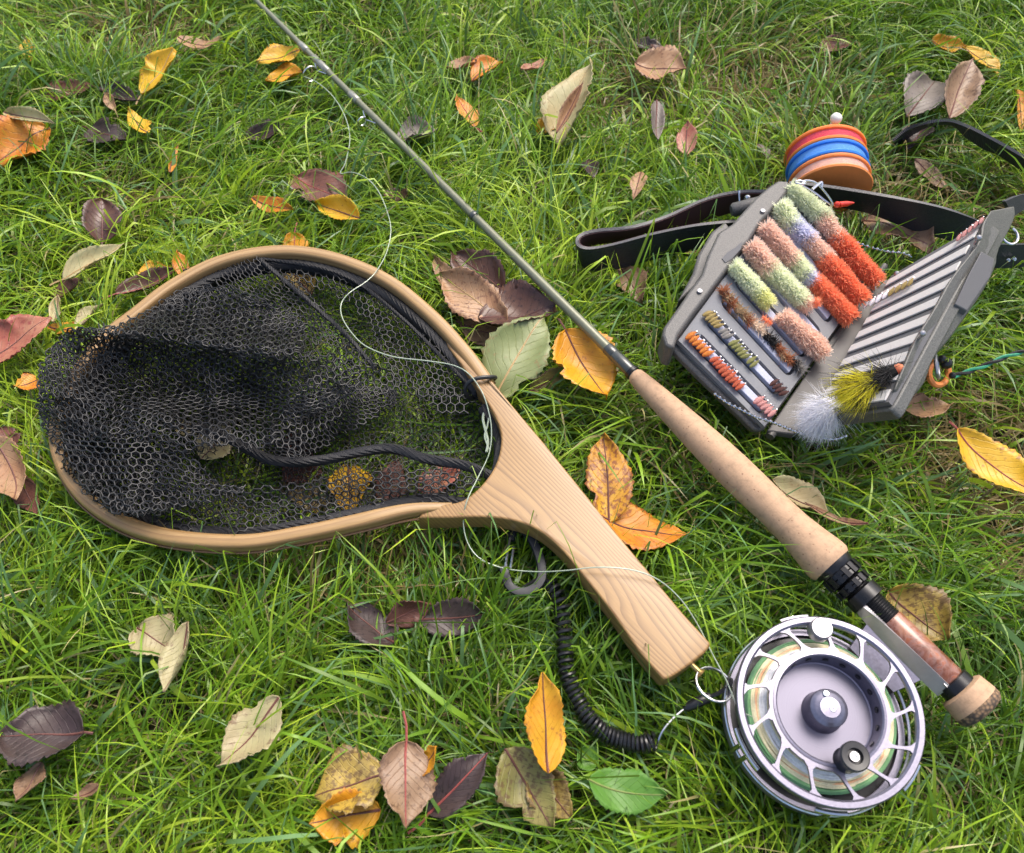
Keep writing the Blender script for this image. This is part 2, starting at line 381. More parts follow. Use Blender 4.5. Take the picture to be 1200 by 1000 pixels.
# brass stud and split ring at the butt
m = MB(); a = P(803, 772, .042); b = P(822, 790, .041); m.tube([a, a+(b-a)*.35, a+(b-a)*.36, a+(b-a)*.8, b], [.0026, .0026, .0016, .0016, .0030], 12); m.build('brass_eye', M['brass'], net)
def ring(m, c, r, wire, nrml, n=32, a0=0, a1=360, k=8):
    nrml = nrm(nrml); u = nrm(np.cross(nrml, (0, .3, 1) if abs(nrml[2]) < .9 else (1, 0, 0))); v = np.cross(nrml, u)
    t = np.radians(np.linspace(a0, a1, n)); m.tube([c+r*(u*math.cos(x)+v*math.sin(x)) for x in t], wire, k, caps=a1-a0 < 359)
m = MB(); c = P(837, 802, .042); ring(m, c, .0096, .0007, (.25, .35, 1)); ring(m, c+[0, 0, -.0013], .0095, .0007, (.22, .38, 1)); m.build('split_ring', M['steel'], net)
# elastic band round the hoop
m = MB(); hc = P(563, 452, ZN-.005); hd = nrm(P(590, 485, ZN)-P(540, 415, ZN)); sdv = np.array([-hd[1], hd[0], 0])
m.tube([hc+sdv*.0105*math.cos(t)+np.array([0, 0, .0085])*math.sin(t)+hd*.002*math.sin(2*t) for t in np.linspace(0, 2*math.pi, 33)], .0013, 8, False); m.build('elastic_band', M['blackrubber'], net)
# lacing that ties the bag to the hoop
inner = hoop_c-Nn*sgn*.0070+np.array([0, 0, -.003]); rimend = crvP([(x, y, ZN-.008) for x, y in [(553, 592), (572, 572), (585, 545), (583, 503), (566, 478)]], 24)
def cordage(m, pts, r, strands=3, pitch=.012, k=5, fuzz=0):
    pts = np.array(pts); L = np.concatenate([[0], np.cumsum(np.linalg.norm(np.diff(pts, axis=0), axis=1))]); n = max(8, int(L[-1]/.0022))
    s = np.linspace(0, L[-1], n); p = np.stack([np.interp(s, L, pts[:, i]) for i in range(3)], 1); T = np.gradient(p, axis=0); T /= np.linalg.norm(T, axis=1)[:, None]+1e-12
    A = np.cross(T, (0, 0, 1.)); A /= np.linalg.norm(A, axis=1)[:, None]+1e-9; B = np.cross(T, A)
    for q in range(strands):
        ph = s/pitch*2*math.pi+q*2*math.pi/strands
        m.tube(p+r*.55*(A*np.cos(ph)[:, None]+B*np.sin(ph)[:, None]), r*.62, k)
m = MB(); cordage(m, np.vstack([inner[:-3], rimend]), .0033, 6, .03); cordage(m, np.vstack([inner[:-3], rimend])-np.array([0, 0, .004]), .0035, 3, .007); m.build('rim_lacing', M['rope'], net)

# the knotless bag: real hexagonal meshes, several draped folds
def inpoly(x, y, poly):
    ins = np.zeros(np.shape(x), bool); j = len(poly)-1
    for i in range(len(poly)):
        (ax, ay), (bx, by) = poly[i], poly[j]
        if ay != by: ins ^= ((ay > y) != (by > y)) & (x < (bx-ax)*(y-ay)/(by-ay)+ax)
        j = i
    return ins
NV, NF = [], []
def hexfold(poly, cell, ang, squash, zf, seed, wire=.0005, warp=9, rag=4):
    "hexagon cords over the area whose outline is given; zf(x, y) is its height"
    poly = [tuple(p) for p in crv(list(poly)+[poly[0]], 6*len(poly))[:-1]]
    pa = np.array(poly); c = pa.mean(0); R = np.abs(pa-c).max()*1.55
    a = cell/1.732; nodes = {}; edges = []
    ni = int(R/a/1.5)+2; ca, sa = math.cos(math.radians(ang)), math.sin(math.radians(ang)); pos = []
    def node(x, y):
        kx = (round(x/a*4), round(y/a*4))
        if kx not in nodes: nodes[kx] = len(pos); pos.append((x, y))
        return nodes[kx]
    for i in range(-ni, ni+1):
        for j in range(-int(ni/squash)-1, int(ni/squash)+2):
            cx = a*1.5*i; cy = a*1.732*(j+.5*(i & 1))
            h = [node(cx+a*math.cos(t*math.pi/3), cy+a*math.sin(t*math.pi/3)) for t in range(6)]
            edges += [(h[0], h[1]), (h[1], h[2]), (h[2], h[3])]
    q = np.array(pos); x, y = q[:, 0], q[:, 1]*squash
    X = c[0]+x*ca-y*sa; Y = c[1]+x*sa+y*ca
    X2 = X+warp*vnoise(X/55, Y/55, seed)+warp*.35*vnoise(X/18, Y/18, seed+1); Y2 = Y+warp*vnoise(X/60+9, Y/45, seed+2)+warp*.35*vnoise(X/16, Y/20, seed+3)
    xr = X2+rag*vnoise(X2/9, Y2/9, seed+5); yr = Y2+rag*vnoise(X2/9+7, Y2/9, seed+6)
    ok = inpoly(xr, yr, poly); z = zf(X2, Y2)
    d = FW[None]*FPX+RT[None]*(X2-600)[:, None]-UP[None]*(Y2-500)[:, None]; W = CAM+d*((z-CAM[2])/d[:, 2])[:, None]
    e = np.array(edges); e = e[ok[e[:, 0]] & ok[e[:, 1]]]
    A, B = W[e[:, 0]], W[e[:, 1]]; T = B-A; T /= np.linalg.norm(T, axis=1)[:, None]+1e-9
    U = np.cross(T, np.array([.1, .2, 1.])); U /= np.linalg.norm(U, axis=1)[:, None]; V = np.cross(T, U)
    wr = wire; A = A-T*wr*.5; B = B+T*wr*.5
    base = sum(len(v) for v in NV); vs = np.stack([A+U*wr, A+V*wr, A-U*wr, A-V*wr, B+U*wr, B+V*wr, B-U*wr, B-V*wr], 1).reshape(-1, 3); NV.append(vs)
    o = base+8*np.arange(len(e))[:, None, None]; NF.append((o+np.array([[0, 1, 5, 4], [1, 2, 6, 5], [2, 3, 7, 6], [3, 0, 4, 7]])[None]).reshape(-1, 4))
inside = [(545, 432), (505, 388), (455, 346), (400, 321), (350, 310), (300, 312), (250, 325), (205, 350), (165, 382), (135, 405), (112, 432), (95, 462), (84, 490), (81, 520), (90, 548),
          (110, 574), (140, 596), (180, 613), (225, 622), (290, 625), (350, 616), (420, 601), (480, 588), (540, 580), (567, 556), (578, 528), (578, 503), (565, 472)]
def base_z(x, y): return .027+.0045*vnoise(x/45, y/40, 40)+.003*vnoise(x/16, y/16, 41)
hexfold(inside, 7.2, 12, .95, base_z, 50, .00028, 8)
hexfold(inside, 7.6, 34, .8, lambda x, y: base_z(x, y)-.005, 60, .00022, 12)
bulk = [(42, 470), (46, 432), (60, 405), (88, 385), (130, 381), (165, 366), (205, 340), (250, 333), (300, 345), (345, 362), (362, 385), (356, 405), (385, 412), (430, 440), (405, 468),
        (345, 500), (312, 528), (270, 520), (230, 530), (200, 560), (215, 590), (150, 603), (105, 578), (72, 540), (52, 505)]
def bulk_z(x, y):
    r = .058+.006*np.sin((y-.25*x)/17.)+.006*vnoise(x/60, y/30, 71)+.003*vnoise(x/18, y/14, 72)
    return r+.010*np.exp(-((y-(395+.08*(x-200)))/16)**2)
hexfold(bulk, 10.2, 4, .72, bulk_z, 80, .00054, 8)
b2 = [(50+(x-50)*.97, y+4) for x, y in bulk]
hexfold(b2, 9.2, 40, .7, lambda x, y: bulk_z(x, y)-.006, 90, .00046, 12)
outer = [(42, 470), (46, 432), (60, 405), (88, 385), (130, 381), (168, 380), (150, 430), (130, 480), (120, 540), (105, 578), (72, 540), (52, 505)]
hexfold(outer, 9, 22, .75, lambda x, y: bulk_z(x, y)-.009, 150, .0005, 10)
hexfold(outer, 10, 55, .8, lambda x, y: bulk_z(x, y)+.004, 152, .0005, 7)
core = [(95, 410), (140, 395), (230, 365), (300, 372), (345, 400), (350, 450), (300, 490), (230, 505), (140, 500), (100, 470)]
hexfold(core, 8.0, 20, .6, lambda x, y: bulk_z(x+20, y)-.016, 97, .00046, 14)
upl = [(165, 385), (205, 345), (245, 335), (300, 350), (350, 372), (358, 410), (290, 420), (220, 400)]
hexfold(upl, 10, 15, .7, lambda x, y: bulk_z(x, y)+.004, 101, .00054, 6)
hexfold(upl, 8, 60, .6, lambda x, y: bulk_z(x, y)-.003, 102, .00054, 10)
knee = [(318, 520), (330, 480), (352, 452), (380, 425), (410, 402), (432, 412), (466, 440), (476, 455), (440, 466), (405, 482), (375, 505), (345, 540)]
kz = lambda x, y: .052+.012*np.exp(-((y-(600-.42*x))/22)**2)+.003*vnoise(x/20, y/20, 111)
hexfold(knee, 10.0, 62, .86, kz, 112, .00056, 3)
knee2 = [(300, 545), (318, 500), (350, 465), (410, 450), (470, 462), (440, 490), (400, 510), (350, 540)]
hexfold(knee2, 8.2, 10, .65, lambda x, y: .040+.004*vnoise(x/30, y/20, 115), 116, .00056, 9)
hexfold(knee2, 8.2, 48, .65, lambda x, y: .034+.004*vnoise(x/30, y/20, 117), 118, .00056, 9)
strip1 = [(300, 303), (350, 305), (400, 318), (455, 345), (505, 388), (548, 436), (572, 475), (545, 470), (490, 470), (455, 440), (440, 400), (410, 355), (350, 330), (300, 318)]
hexfold(strip1, 9, 48, .75, lambda x, y: .040+.004*vnoise(x/25, y/25, 121), 122, .00050, 4)
veil = [(225, 318), (305, 302), (355, 335), (400, 385), (440, 430), (400, 410), (350, 400), (330, 370), (270, 345)]
hexfold(veil, 9, 40, .55, lambda x, y: .044+.004*vnoise(x/20, y/20, 125), 126, .00046, 4)
side = [(478, 448), (530, 452), (552, 475), (545, 490), (505, 478)]
hexfold(side, 11, 30, .9, lambda x, y: .046+0*x, 130, .00056, 2)
low = [(120, 590), (150, 576), (250, 569), (330, 567), (400, 558), (470, 548), (520, 552), (565, 560), (548, 582), (480, 596), (400, 608), (290, 628), (200, 624), (150, 608)]
hexfold(low, 11, 2, .72, lambda x, y: .044+.006*np.exp(-((y-572)/8)**2)+.002*vnoise(x/20, y/14, 131), 132, .00056, 4)
corner = [(68, 500), (110, 495), (160, 498), (215, 520), (250, 560), (290, 575), (200, 600), (140, 605), (95, 570)]
hexfold(corner, 11, 25, .72, lambda x, y: .062+.005*vnoise(x/30, y/20, 141), 142, .00056, 6)
hexfold(corner, 8.5, 70, .7, lambda x, y: .054+.005*vnoise(x/30, y/20, 143), 144, .00046, 9)
nv = np.vstack(NV); nf = np.vstack(NF)
me = bpy.data.meshes.new('net_bag'); me.vertices.add(len(nv)); me.vertices.foreach_set('co', nv.ravel()); me.loops.add(nf.size); me.loops.foreach_set('vertex_index', nf.ravel().astype(np.int32))
me.polygons.add(len(nf)); me.polygons.foreach_set('loop_start', np.arange(0, nf.size, 4, dtype=np.int32)); me.update(calc_edges=True); me.validate()
me.polygons.foreach_set('use_smooth', [True]*len(me.polygons)); me.materials.append(M['net'])
ob = bpy.data.objects.new('net_bag', me); sc.collection.objects.link(ob); ob.parent = net; ob.matrix_parent_inverse = mloc(net)
m = MB()                                               # rolled seam of the bag
cordage(m, crvP([(225, 500, .05), (262, 512, .045), (292, 527, .045), (322, 540, .043), (372, 540, .044), (420, 530, .044), (460, 526, .044), (500, 538, .043), (545, 546, .043), (580, 560, .042)], 60), .0027, 6, .03)
cordage(m, crvP([(303, 303, .046), (335, 330, .047), (372, 362, .048), (405, 392, .049), (440, 432, .05)], 40), .0015, 3, .008)
cordage(m, crvP([(215, 318, .046), (260, 308, .047), (303, 303, .046), (400, 322, .044), (470, 372, .044), (548, 450, .044)], 60), .0012, 3, .008)
m.build('bag_seam', M['rope'], net)
stamp([P(x, y, .03) for x, y in inside], .022); stamp([P(x, y, .045) for x, y in bulk], .030); stamp([P(x, y, .05) for x, y in corner], .036)

# ---------------------------------------------------------------- leash: carabiner, coil, wire, sleeve
leash = thing('coiled_leash', P(650, 700, .02), 'black coiled leash with carabiner beside the landing net handle', 'leash')
path = crvP([(643, 682, .030), (655, 702, .032), (660, 730, .032), (662, 760, .031), (664, 786, .031), (671, 808, .030), (681, 828, .030), (694, 847, .030), (710, 860, .029), (730, 868, .029), (752, 872, .030), (768, 869, .031)], 400)
Ls = np.concatenate([[0], np.cumsum(np.linalg.norm(np.diff(path, axis=0), axis=1))]); n = 1100; s = np.linspace(0, Ls[-1], n)
pp = np.stack([np.interp(s, Ls, path[:, i]) for i in range(3)], 1); T = np.gradient(pp, axis=0); T /= np.linalg.norm(T, axis=1)[:, None]
A = np.cross(T, (0, 0, 1.)); A /= np.linalg.norm(A, axis=1)[:, None]; B = np.cross(T, A); ph = s/(.0034+.0005*np.sin(s*40))*2*math.pi
m = MB(); m.tube(pp+.0038*(A*np.cos(ph)[:, None]+B*np.sin(ph)[:, None]), .00095, 6); m.build('coil', M['blackplastic'], leash); stamp_path(path[::8], .0045, -.004)
m = MB(); m.tube(crvP([(768, 884, .026), (770, 874, .030), (776, 858, .033), (788, 843, .034), (804, 829, .035)], 20), .0007, 6); m.build('wire', M['steel'], leash)
m = MB(); a, b = P(801, 831, .035), P(833, 816, .038); m.tube([a, a+(b-a)*.1, a+(b-a)*.4, a+(b-a)*.9, b], [.001, .0021, .0027, .0027, .0018], 10); m.build('sleeve', M['blackplastic'], leash)
m = MB(); m.tube(crvP([(831, 817, .038), (843, 812, .040), (855, 803, .042), (857, 797, .042), (850, 797, .041)], 16), .0011, 6); m.build('ring_loop', M['blackplastic'], leash)
m = MB(); cb = [(615, 622), (622, 630), (630, 646), (635, 665), (634, 680), (624, 691), (609, 694), (597, 687), (592, 672), (590, 665)]
m.tube(crvP([(x, y, .034) for x, y in cb], 40), .0018, 8, sx=1.5, up=(0, 0, 1), n_sup=3); m.tube(crvP([(615, 622, .031), (606, 618, .031), (599, 628, .031), (598, 634, .031)], 14), .0020, 8, up=(0, 0, 1), sx=1.3)
cbo = m.build('carabiner', M['slate'], leash); m = MB(); m.tube(crvP([(598, 630, .033), (594, 652, .033), (592, 668, .033)], 8), .0007, 6); m.tube(crvP([(602, 641, .033), (600, 655, .033), (598, 668, .033)], 8), .0007, 6); m.build('wire_gate', M['steel'], cbo)
m = MB(); m.tube(crvP([(612, 690, .030), (622, 684, .031), (634, 678, .031), (643, 682, .031)], 12), .0012, 6); m.build('swivel', M['blackplastic'], leash)
stamp([P(x, y, .03) for x, y in cb], .026)

# ---------------------------------------------------------------- fly rod
ZR = .048
rod = thing('fly_rod', P(900, 600, .03), 'olive grey fly rod with tapered cork grip and reddish reel seat', 'fishing rod')
R0 = P(742, 438, ZR); RB = P(1150, 832, ZR); rax = nrm(RB-R0)
def onrod(px, py):  # signed distance along the axis for the sight line through a pixel
    p = P(px, py, ZR); return float((p-R0)@rax)
d_e = onrod(975, 663)
m = MB(); pr = [(0, .0036), (.002, .0052), (.01, .0062), (.03, .0078), (.05, .0092), (.07, .0103), (.085, .0107), (.10, .0105), (.115, .0101), (.128, .0104), (.14, .0117), (.149, .0131), (.153, .0131), (.155, .0118)]
sc_ = d_e/.155; pp = np.array(pr); pr = list(zip(np.interp(np.linspace(0, .155, 70), pp[:, 0], pp[:, 0])*sc_, np.interp(np.linspace(0, .155, 70), pp[:, 0], pp[:, 1])*.98))
m.lathe(R0, rax, pr, 40); m.build('grip', M['cork'], rod)
stamp_path([R0+rax*d for d, r in pr[::4]], np.array([r+.001 for d, r in pr[::4]]), -.010)
tip = P(350, 50, .040); tdir = nrm(tip-R0); pts = [R0+rax*.003]+[R0+(tip-R0)*t for t in (.04, .2, .4, .6, .8, 1)]+[tip+tdir*t for t in (.25, .6)]
rr = [.0036, .0035, .0032, .0029, .0027, .0025, .0023, .0019, .0014]
m = MB(); m.tube(crv(pts, 60), np.interp(np.linspace(0, 1, 60), np.linspace(0, 1, 9), rr), 16); m.build('blank', M['blank'], rod)
bl = crv(pts, 200); stamp_path(bl[::4], .004, -.004)
def brod(px, py):     # nearest blank point to the pixel's place
    q = P(px, py, .044); i = int(np.argmin(np.linalg.norm(bl-q, axis=1))); return bl[i], nrm(bl[max(0, i-1)]-bl[min(199, i+1)]), np.interp(i/199, np.linspace(0, 1, 9), rr)
for (x, y, L_, e) in [(735, 430, .010, .0006), (722, 414, .004, .0005), (557, 252, .002, .0006), (415, 110, .006, .0006), (372, 72, .012, .0006), (352, 52, .006, .0006)]:
    c, t, r = brod(x, y); m = MB(); m.lathe(c-t*L_, t, [(0, r+.0001), (.0006, r+e), (2*L_-.0006, r+e), (2*L_, r+.0001)], 16, False); m.build('thread_wrap', M['wrap'] if x > 500 else M['wraplight'], rod)
m = MB(); m.lathe(R0-rax*.003, rax, [(0, .0036), (.0005, .0046), (.003, .0048), (.0034, .0036)], 20); m.build('winding_check', M['blackmetal'], rod)
for (x, y, r) in [(357, 82, .0062), (425, 140, .0035)]:
    c, t, rb = brod(x, y); m = MB(); sdn = nrm(np.cross(t, (0, 0, 1))); dn = nrm(sdn*(1)+np.array([0, 0, -.1]))
    if dn[1] > 0: dn = -dn
    ring(m, c+dn*(rb+r+.0035), r, .0006, t, 28); m.tube(crv([c+t*.009+dn*rb, c+t*.004+dn*(rb+.002), c+dn*(rb+.0035), c-t*.004+dn*(rb+.002), c-t*.009+dn*rb], 14), .0006, 6); m.build('line_guide', M['steel'], rod)
# reel seat
m = MB(); o = R0+rax*d_e; d1 = onrod(1000, 690)-d_e
m.lathe(o, rax, [(-.002, .0112), (.0, .0114), (.004, .0104), (.006, .0080)], 28); m.build('grip_collar', M['blackmetal'], rod)
dthr0, dins0, dins1, dend = .004, onrod(1041, 728)-d_e, onrod(1114, 797)-d_e, onrod(1150, 832)-d_e
m = MB(); pr = []; x = dthr0
while x < dins0: pr += [(x, .0068), (x+.0006, .0074), (x+.0012, .0068)]; x += .0013
m.lathe(o, rax, pr, 24); m.build('threaded_barrel', M['blackmetal'], rod)
def knurl(d0, d1_, r, k=14):
    m = MB(); m.lathe(o, rax, [(d0, r*.86), (d0+.0008, r), (d0+(d1_-d0)*.45, r), (d0+(d1_-d0)*.5, r*.9), (d0+(d1_-d0)*.55, r), (d1_-.0008, r), (d1_, r*.86)], 28)
    a = nrm(np.cross(rax, (0, 0, 1))); b = np.cross(rax, a)
    for i in range(k):
        t = 2*math.pi*i/k; e = a*math.cos(t)+b*math.sin(t); f = np.cross(rax, e); c = o+rax*(d0+d1_)/2+e*r
        h = (d1_-d0)*.42; w_ = r*.13; m.prism([c+rax*s1*h+f*s2*w_+e*.0007 for s1, s2 in ((-1, -1), (1, -1), (1, 1), (-1, 1))], [c+rax*s1*h+f*s2*w_-e*.001 for s1, s2 in ((-1, -1), (1, -1), (1, 1), (-1, 1))])
    return m.build('lock_ring', M['blackmetal'], rod, angle=30)
q = dins0/.055
knurl(.0055*q, .0155*q, .0100); knurl(.0165*q, .0240*q, .0094); 
m = MB(); m.lathe(o, rax, [(.026*q, .0070), (.0265*q, .0096), (.036*q, .0098), (.0368*q, .0078)], 28); m.build('hood', M['blackmetal'], rod)
m = MB(); m.lathe(o, rax, [(dins0, .0071), (dins0+.0006, .0074), (dins1-.0006, .0074), (dins1, .0071)], 30); m.build('seat_insert', M['insert'], rod)
m = MB(); m.lathe(o, rax, [(dins1, .0076), (dins1+.0005, .0086), (dins1+.006, .0088), (dins1+.0065, .0080)], 28); m.build('end_hood', M['blackmetal'], rod)
m = MB(); db = dins1+.0055; Lb = dend-db+.002; m.lathe(o, rax, [(db, .0095), (db+.001, .0116), (db+.006, .0122), (db+Lb*.62, .0125)], 36); m.build('fighting_butt', M['cork'], rod)
m = MB(); m.lathe(o, rax, [(db+Lb*.62, .0125), (db+Lb*.8, .0124), (db+Lb*.93, .0112), (db+Lb, .0085), (db+Lb+.0006, .004)], 36); m.build('butt_cap', M['burntcork'], rod)
stamp_path([o+rax*x for x in np.linspace(0, dend, 8)], .010, -.008)

# ---------------------------------------------------------------- fly reel
ZT = .062
RC = P(973, 829, ZT); RC[2] = 0
def rp(r, th, z): return RC+np.array([r*math.cos(th), r*math.sin(th), z])
reel = thing('fly_reel', RC+[0, 0, ZT-.03], 'large arbor lavender grey fly reel with ported spool mounted on the rod', 'fishing reel')
zl = lambda prof, n=72, name='spool', mat=None, par=reel, cap=False, ang=35: (lambda m: (m.lathe(RC, (0, 0, 1), prof, n, cap), m.build(name, mat or M['reel'], par, angle=ang))[1])(MB())
spool = zl([(ZT-.0035, .0440), (ZT-.0010, .0440), (ZT-.0003, .0437), (ZT, .0433), (ZT, .0410), (ZT-.0005, .0405), (ZT-.0010, .0400), (ZT-.0030, .0400), (ZT-.0035, .0440)], 96, 'spool')
zl([(ZT-.0010, .0262), (ZT-.0010, .0282), (ZT-.0030, .0284), (ZT-.0030, .0262)][::-1]+[(ZT-.0005, .0262)], 96, 'hub_ring', None, spool)
nsp = 13; TH0 = math.atan2(P(950, 735, ZT)[1]-RC[1], P(950, 735, ZT)[0]-RC[0])
m = MB()
for i in range(nsp):
    th = TH0+(i+.5)*2*math.pi/nsp; R_ = np.linspace(.0283, .04005, 9); top, bot = [], []
    for sg in (1, -1):
        for r in (R_ if sg > 0 else R_[::-1]):
            u = (r-.0283)/.01175; hw = .00075+.0021*(math.exp(-u*11)+math.exp(-(1-u)*11)); a_ = th+.16*(u-.5)+sg*hw/r
            top.append(rp(r, a_, ZT-.0010)); bot.append(rp(r, a_, ZT-.0029))
    n2 = len(top); h = n2//2                           # quads across the spoke
    m.add(top+bot, [(j, j+1, n2-2-j, n2-1-j) for j in range(h-1)]+[(n2+n2-1-j, n2+n2-2-j, n2+j+1, n2+j) for j in range(h-1)]+[(j, j+n2, j+1+n2, j+1) for j in range(n2-1) if j != h-1])
m.build('spokes', M['reel'], spool, angle=50)
# dish with its ring of holes, drag hub
zl([(ZT-.0006, .0264), (ZT-.0004, .0252), (ZT-.0012, .0245), (ZT-.0115, .0238), (ZT-.0120, .0232)], 96, 'dish_wall', None, spool)
m = MB(); rr_ = np.linspace(.0232, .004, 14); m.lathe(RC, (0, 0, 1), [(ZT-.0120, r) for r in rr_], 72, False)
m.uv = [(math.hypot(v[0]-RC[0], v[1]-RC[1]), 0) for v in m.v]; m.build('dish_floor', M['reelface'], spool)
m = MB()
for i in range(18):
    th = i*2*math.pi/18; c = rp(.02395, th, ZT-.0060); e = np.array([-math.cos(th), -math.sin(th), 0]); m.lathe(c, e, [(0, .0015), (.0003, .0015)], 12)
m.build('dish_holes', M['blackmetal'], spool)
zl([(ZT-.0120, .0100), (ZT-.0100, .0092), (ZT-.0022, .0090), (ZT-.0016, .0086), (ZT-.0008, .0072), (ZT-.0004, .0068), (ZT-.0001, .0052), (ZT+.0003, .0048), (ZT+.0005, .0001)], 48, 'hub_cap', M['reel'], spool)
m = MB()
for (x, y) in ((968, 813), (976, 831)):
    c = P(x, y, ZT); c[2] = ZT-.0001; m.lathe(c-[0, 0, .0014], (0, 0, 1), [(0, .0016), (.0020, .0016), (.0023, .0013), (.0023, .0007), (.0017, .0006), (.0017, .0001)], 14)
m.build('hub_screw', M['steel'], spool)
# counterweight and handle
c = P(961, 738, ZT); m = MB(); m.lathe([c[0], c[1], 0], (0, 0, 1), [(ZT-.003, .0056), (ZT+.0030, .0054), (ZT+.0036, .0049), (ZT+.0036, .0001)], 32); m.build('counterweight', M['silver'], spool)
c = P(1001, 887, ZT+.010); m = MB()
m.lathe([c[0], c[1], 0], (.0, .0, 1), [(ZT-.001, .0058), (ZT+.002, .0050), (ZT+.006, .0050), (ZT+.009, .0066), (ZT+.0112, .0066), (ZT+.0118, .0060), (ZT+.0116, .0036), (ZT+.0095, .0032), (ZT+.0095, .0001)], 36); kn = m.build('handle_knob', M['blackplastic'], spool)
m = MB(); m.lathe([c[0], c[1], 0], (0, 0, 1), [(ZT+.0095, .0024), (ZT+.0108, .0022), (ZT+.0108, .001), (ZT+.0100, .0008), (ZT+.0100, .0001)], 12); m.build('knob_screw', M['steel'], kn)
# wound line: coils of green, cream, orange and white line
LC = {'a': ('green_fly_line', (.16, .33, .15)), 'b': ('cream_fly_line', (.70, .64, .42)), 'c': ('orange_fly_line', (.75, .42, .24)), 'd': ('white_backing', (.78, .78, .80))}
for kk, (nm, c) in LC.items(): M[nm] = plain(nm, c, .45, 0, .12, 800)
m = MB(); ms = [M[LC[q_][0]] for q_ in 'abcd']; seq = 'aaabbbcbbddddd'; r = .0352
for i in range(15):
    m.m = 'abcd'.index(seq[min(i, 13)])
    off = .0004*math.sin(i*2.4); nn = 64; zz = ZT-.0130+.0042*(i/14)
    m.tube([rp(r+off*math.sin(3*t), t, zz+.0004*math.sin(5*t+i)) for t in np.linspace(0, 2*math.pi, nn)], .00058, 6, False)
    for dz in (1, 2, 3):
        if i < 3: m.tube([rp(r+.0002*dz, t, zz-dz*.0011) for t in np.linspace(0, 2*math.pi, 48)], .00058, 5, False)
    r -= .00056
m.build('wound_line', ms, spool)
zl([(ZT-.024, .0290), (ZT-.024, .0348), (ZT-.0140, .0345), (ZT-.0095, .0274), (ZT-.003, .0270)], 64, 'spool_drum', M['cream_fly_line'], spool)
# frame cage below the spool
frame = zl([(ZT-.0290, .0412), (ZT-.0290, .0442), (ZT-.0275, .0450), (ZT-.0262, .0450), (ZT-.0250, .0442), (ZT-.0250, .0412)], 96, 'frame', M['reel'])
zl([(ZT-.0295, .0002), (ZT-.0295, .0412), (ZT-.0275, .0412), (ZT-.0275, .0300), (ZT-.0245, .0300), (ZT-.0245, .0002)], 64, 'back_plate', M['blackmetal'], frame)
zl([(ZT-.0225, .0446), (ZT-.0222, .0452), (ZT-.0200, .0454), (ZT-.0195, .0448), (ZT-.0200, .0440), (ZT-.0225, .0446)], 96, 'frame_ring', M['steel'], frame)
for a_ in (200, 207, 262, 318, 100):
    m = MB(); t = math.radians(a_); c = rp(.0452, t, 0); m.tube([c+[0, 0, ZT-.026], c+[0, 0, ZT-.015], c+[0, 0, ZT-.006]], .0013, 10); m.tube([rp(.0452, t+x, ZT-.006) for x in np.linspace(-.16, .16, 8)], .0012, 8); m.build('pillar', M['steel'], frame)
# foot between reel and seat
f0, f1 = P(1008, 712, ZR+.002), P(1104, 806, ZR+.002); fd = nrm(f1-f0); fn = np.array([fd[1], -fd[0], 0]); fn = fn if fn[0] < 0 or fn[1] < 0 else -fn
m = MB(); pt = [(0, .0012, 0), (.012, .0036, 0), (.035, .0048, -.0015), (.06, .0048, -.0015), (.085, .0034, 0), (np.linalg.norm(f1-f0), .0010, 0)]
q = np.linalg.norm(f1-f0)/.1 if True else 1; top = []; bot = []
for d, wd, dz in pt:
    d = min(d, np.linalg.norm(f1-f0)); top.append(f0+fd*d+fn*(-wd*.5)); bot.append(f0+fd*d+fn*(wd*.5))
A_ = crv(top, 20); B_ = crv(bot, 20); A_[:, 2] += .003; B_[:, 2] -= .004
m.ribbon(A_, B_, .0022); m.build('reel_foot', M['silver'], frame)
m = MB(); c = .5*(f0+f1); tgt = RC+[0, 0, ZT-.014]; a = c+fn*.001+[0, 0, -.002]; b = a+(nrm((tgt-a)*[1, 1, 0]))*.016+[0, 0, -.004]
q_ = [a+fd*.018, b+fd*.014, b-fd*.014, a-fd*.018]; m.prism([p+np.array([0, 0, -.001]) for p in q_], [p+np.array([0, 0, -.007]) for p in q_])
m.build('foot_stem', M['reel'], frame)
stamp([rp(.047, t, 0) for t in np.linspace(0, 2*math.pi, 30)], ZT-.032)

# ---------------------------------------------------------------- leader
m = MB(); ln = crvP([(357, 90, .043), (372, 97, .047), (390, 113, .047), (404, 136, .046), (410, 162, .045), (405, 190, .042), (399, 203, .040), (412, 202, .042), (428, 208, .046), (442, 222, .046), (453, 246, .046), (458, 270, .046), (453, 296, .047), (441, 318, .052), (428, 331, .054), (410, 343, .055), (400, 356, .054),
    (401, 372, .055), (412, 390, .056), (429, 406, .060), (460, 418, .060), (500, 423, .056), (530, 428, .055), (549, 438, .055), (564, 458, .055), (572, 480, .052), (576, 505, .048), (573, 532, .046), (560, 560, .048), (548, 585, .053), (543, 610, .046), (548, 636, .042), (563, 655, .041), (590, 666, .041), (625, 670, .044), (660, 669, .052), (700, 665, .056), (740, 668, .056), (772, 680, .054), (798, 703, .049), (818, 733, .046), (834, 765, .045), (850, 795, .046), (866, 830, .048), (885, 842, .050)], 420)
m.tube(ln, .00036, 6); tag(m.build('leader', M['line']), 'thin pale line curling from the rod tip across the net and handle to the reel', 'fishing line')
m = MB(); m.tube(crvP([(570, 478, .044), (566, 490, .044), (569, 505, .044), (572, 518, .044), (570, 530, .044)], 20), .0008, 6); m.tube(crvP([(574, 482, .044), (571, 500, .045), (568, 512, .044), (574, 528, .044)], 20), .0005, 6)
tag(m.build('line_tangle', M['line']), 'small clear knot of line at the right end of the net opening', 'line')

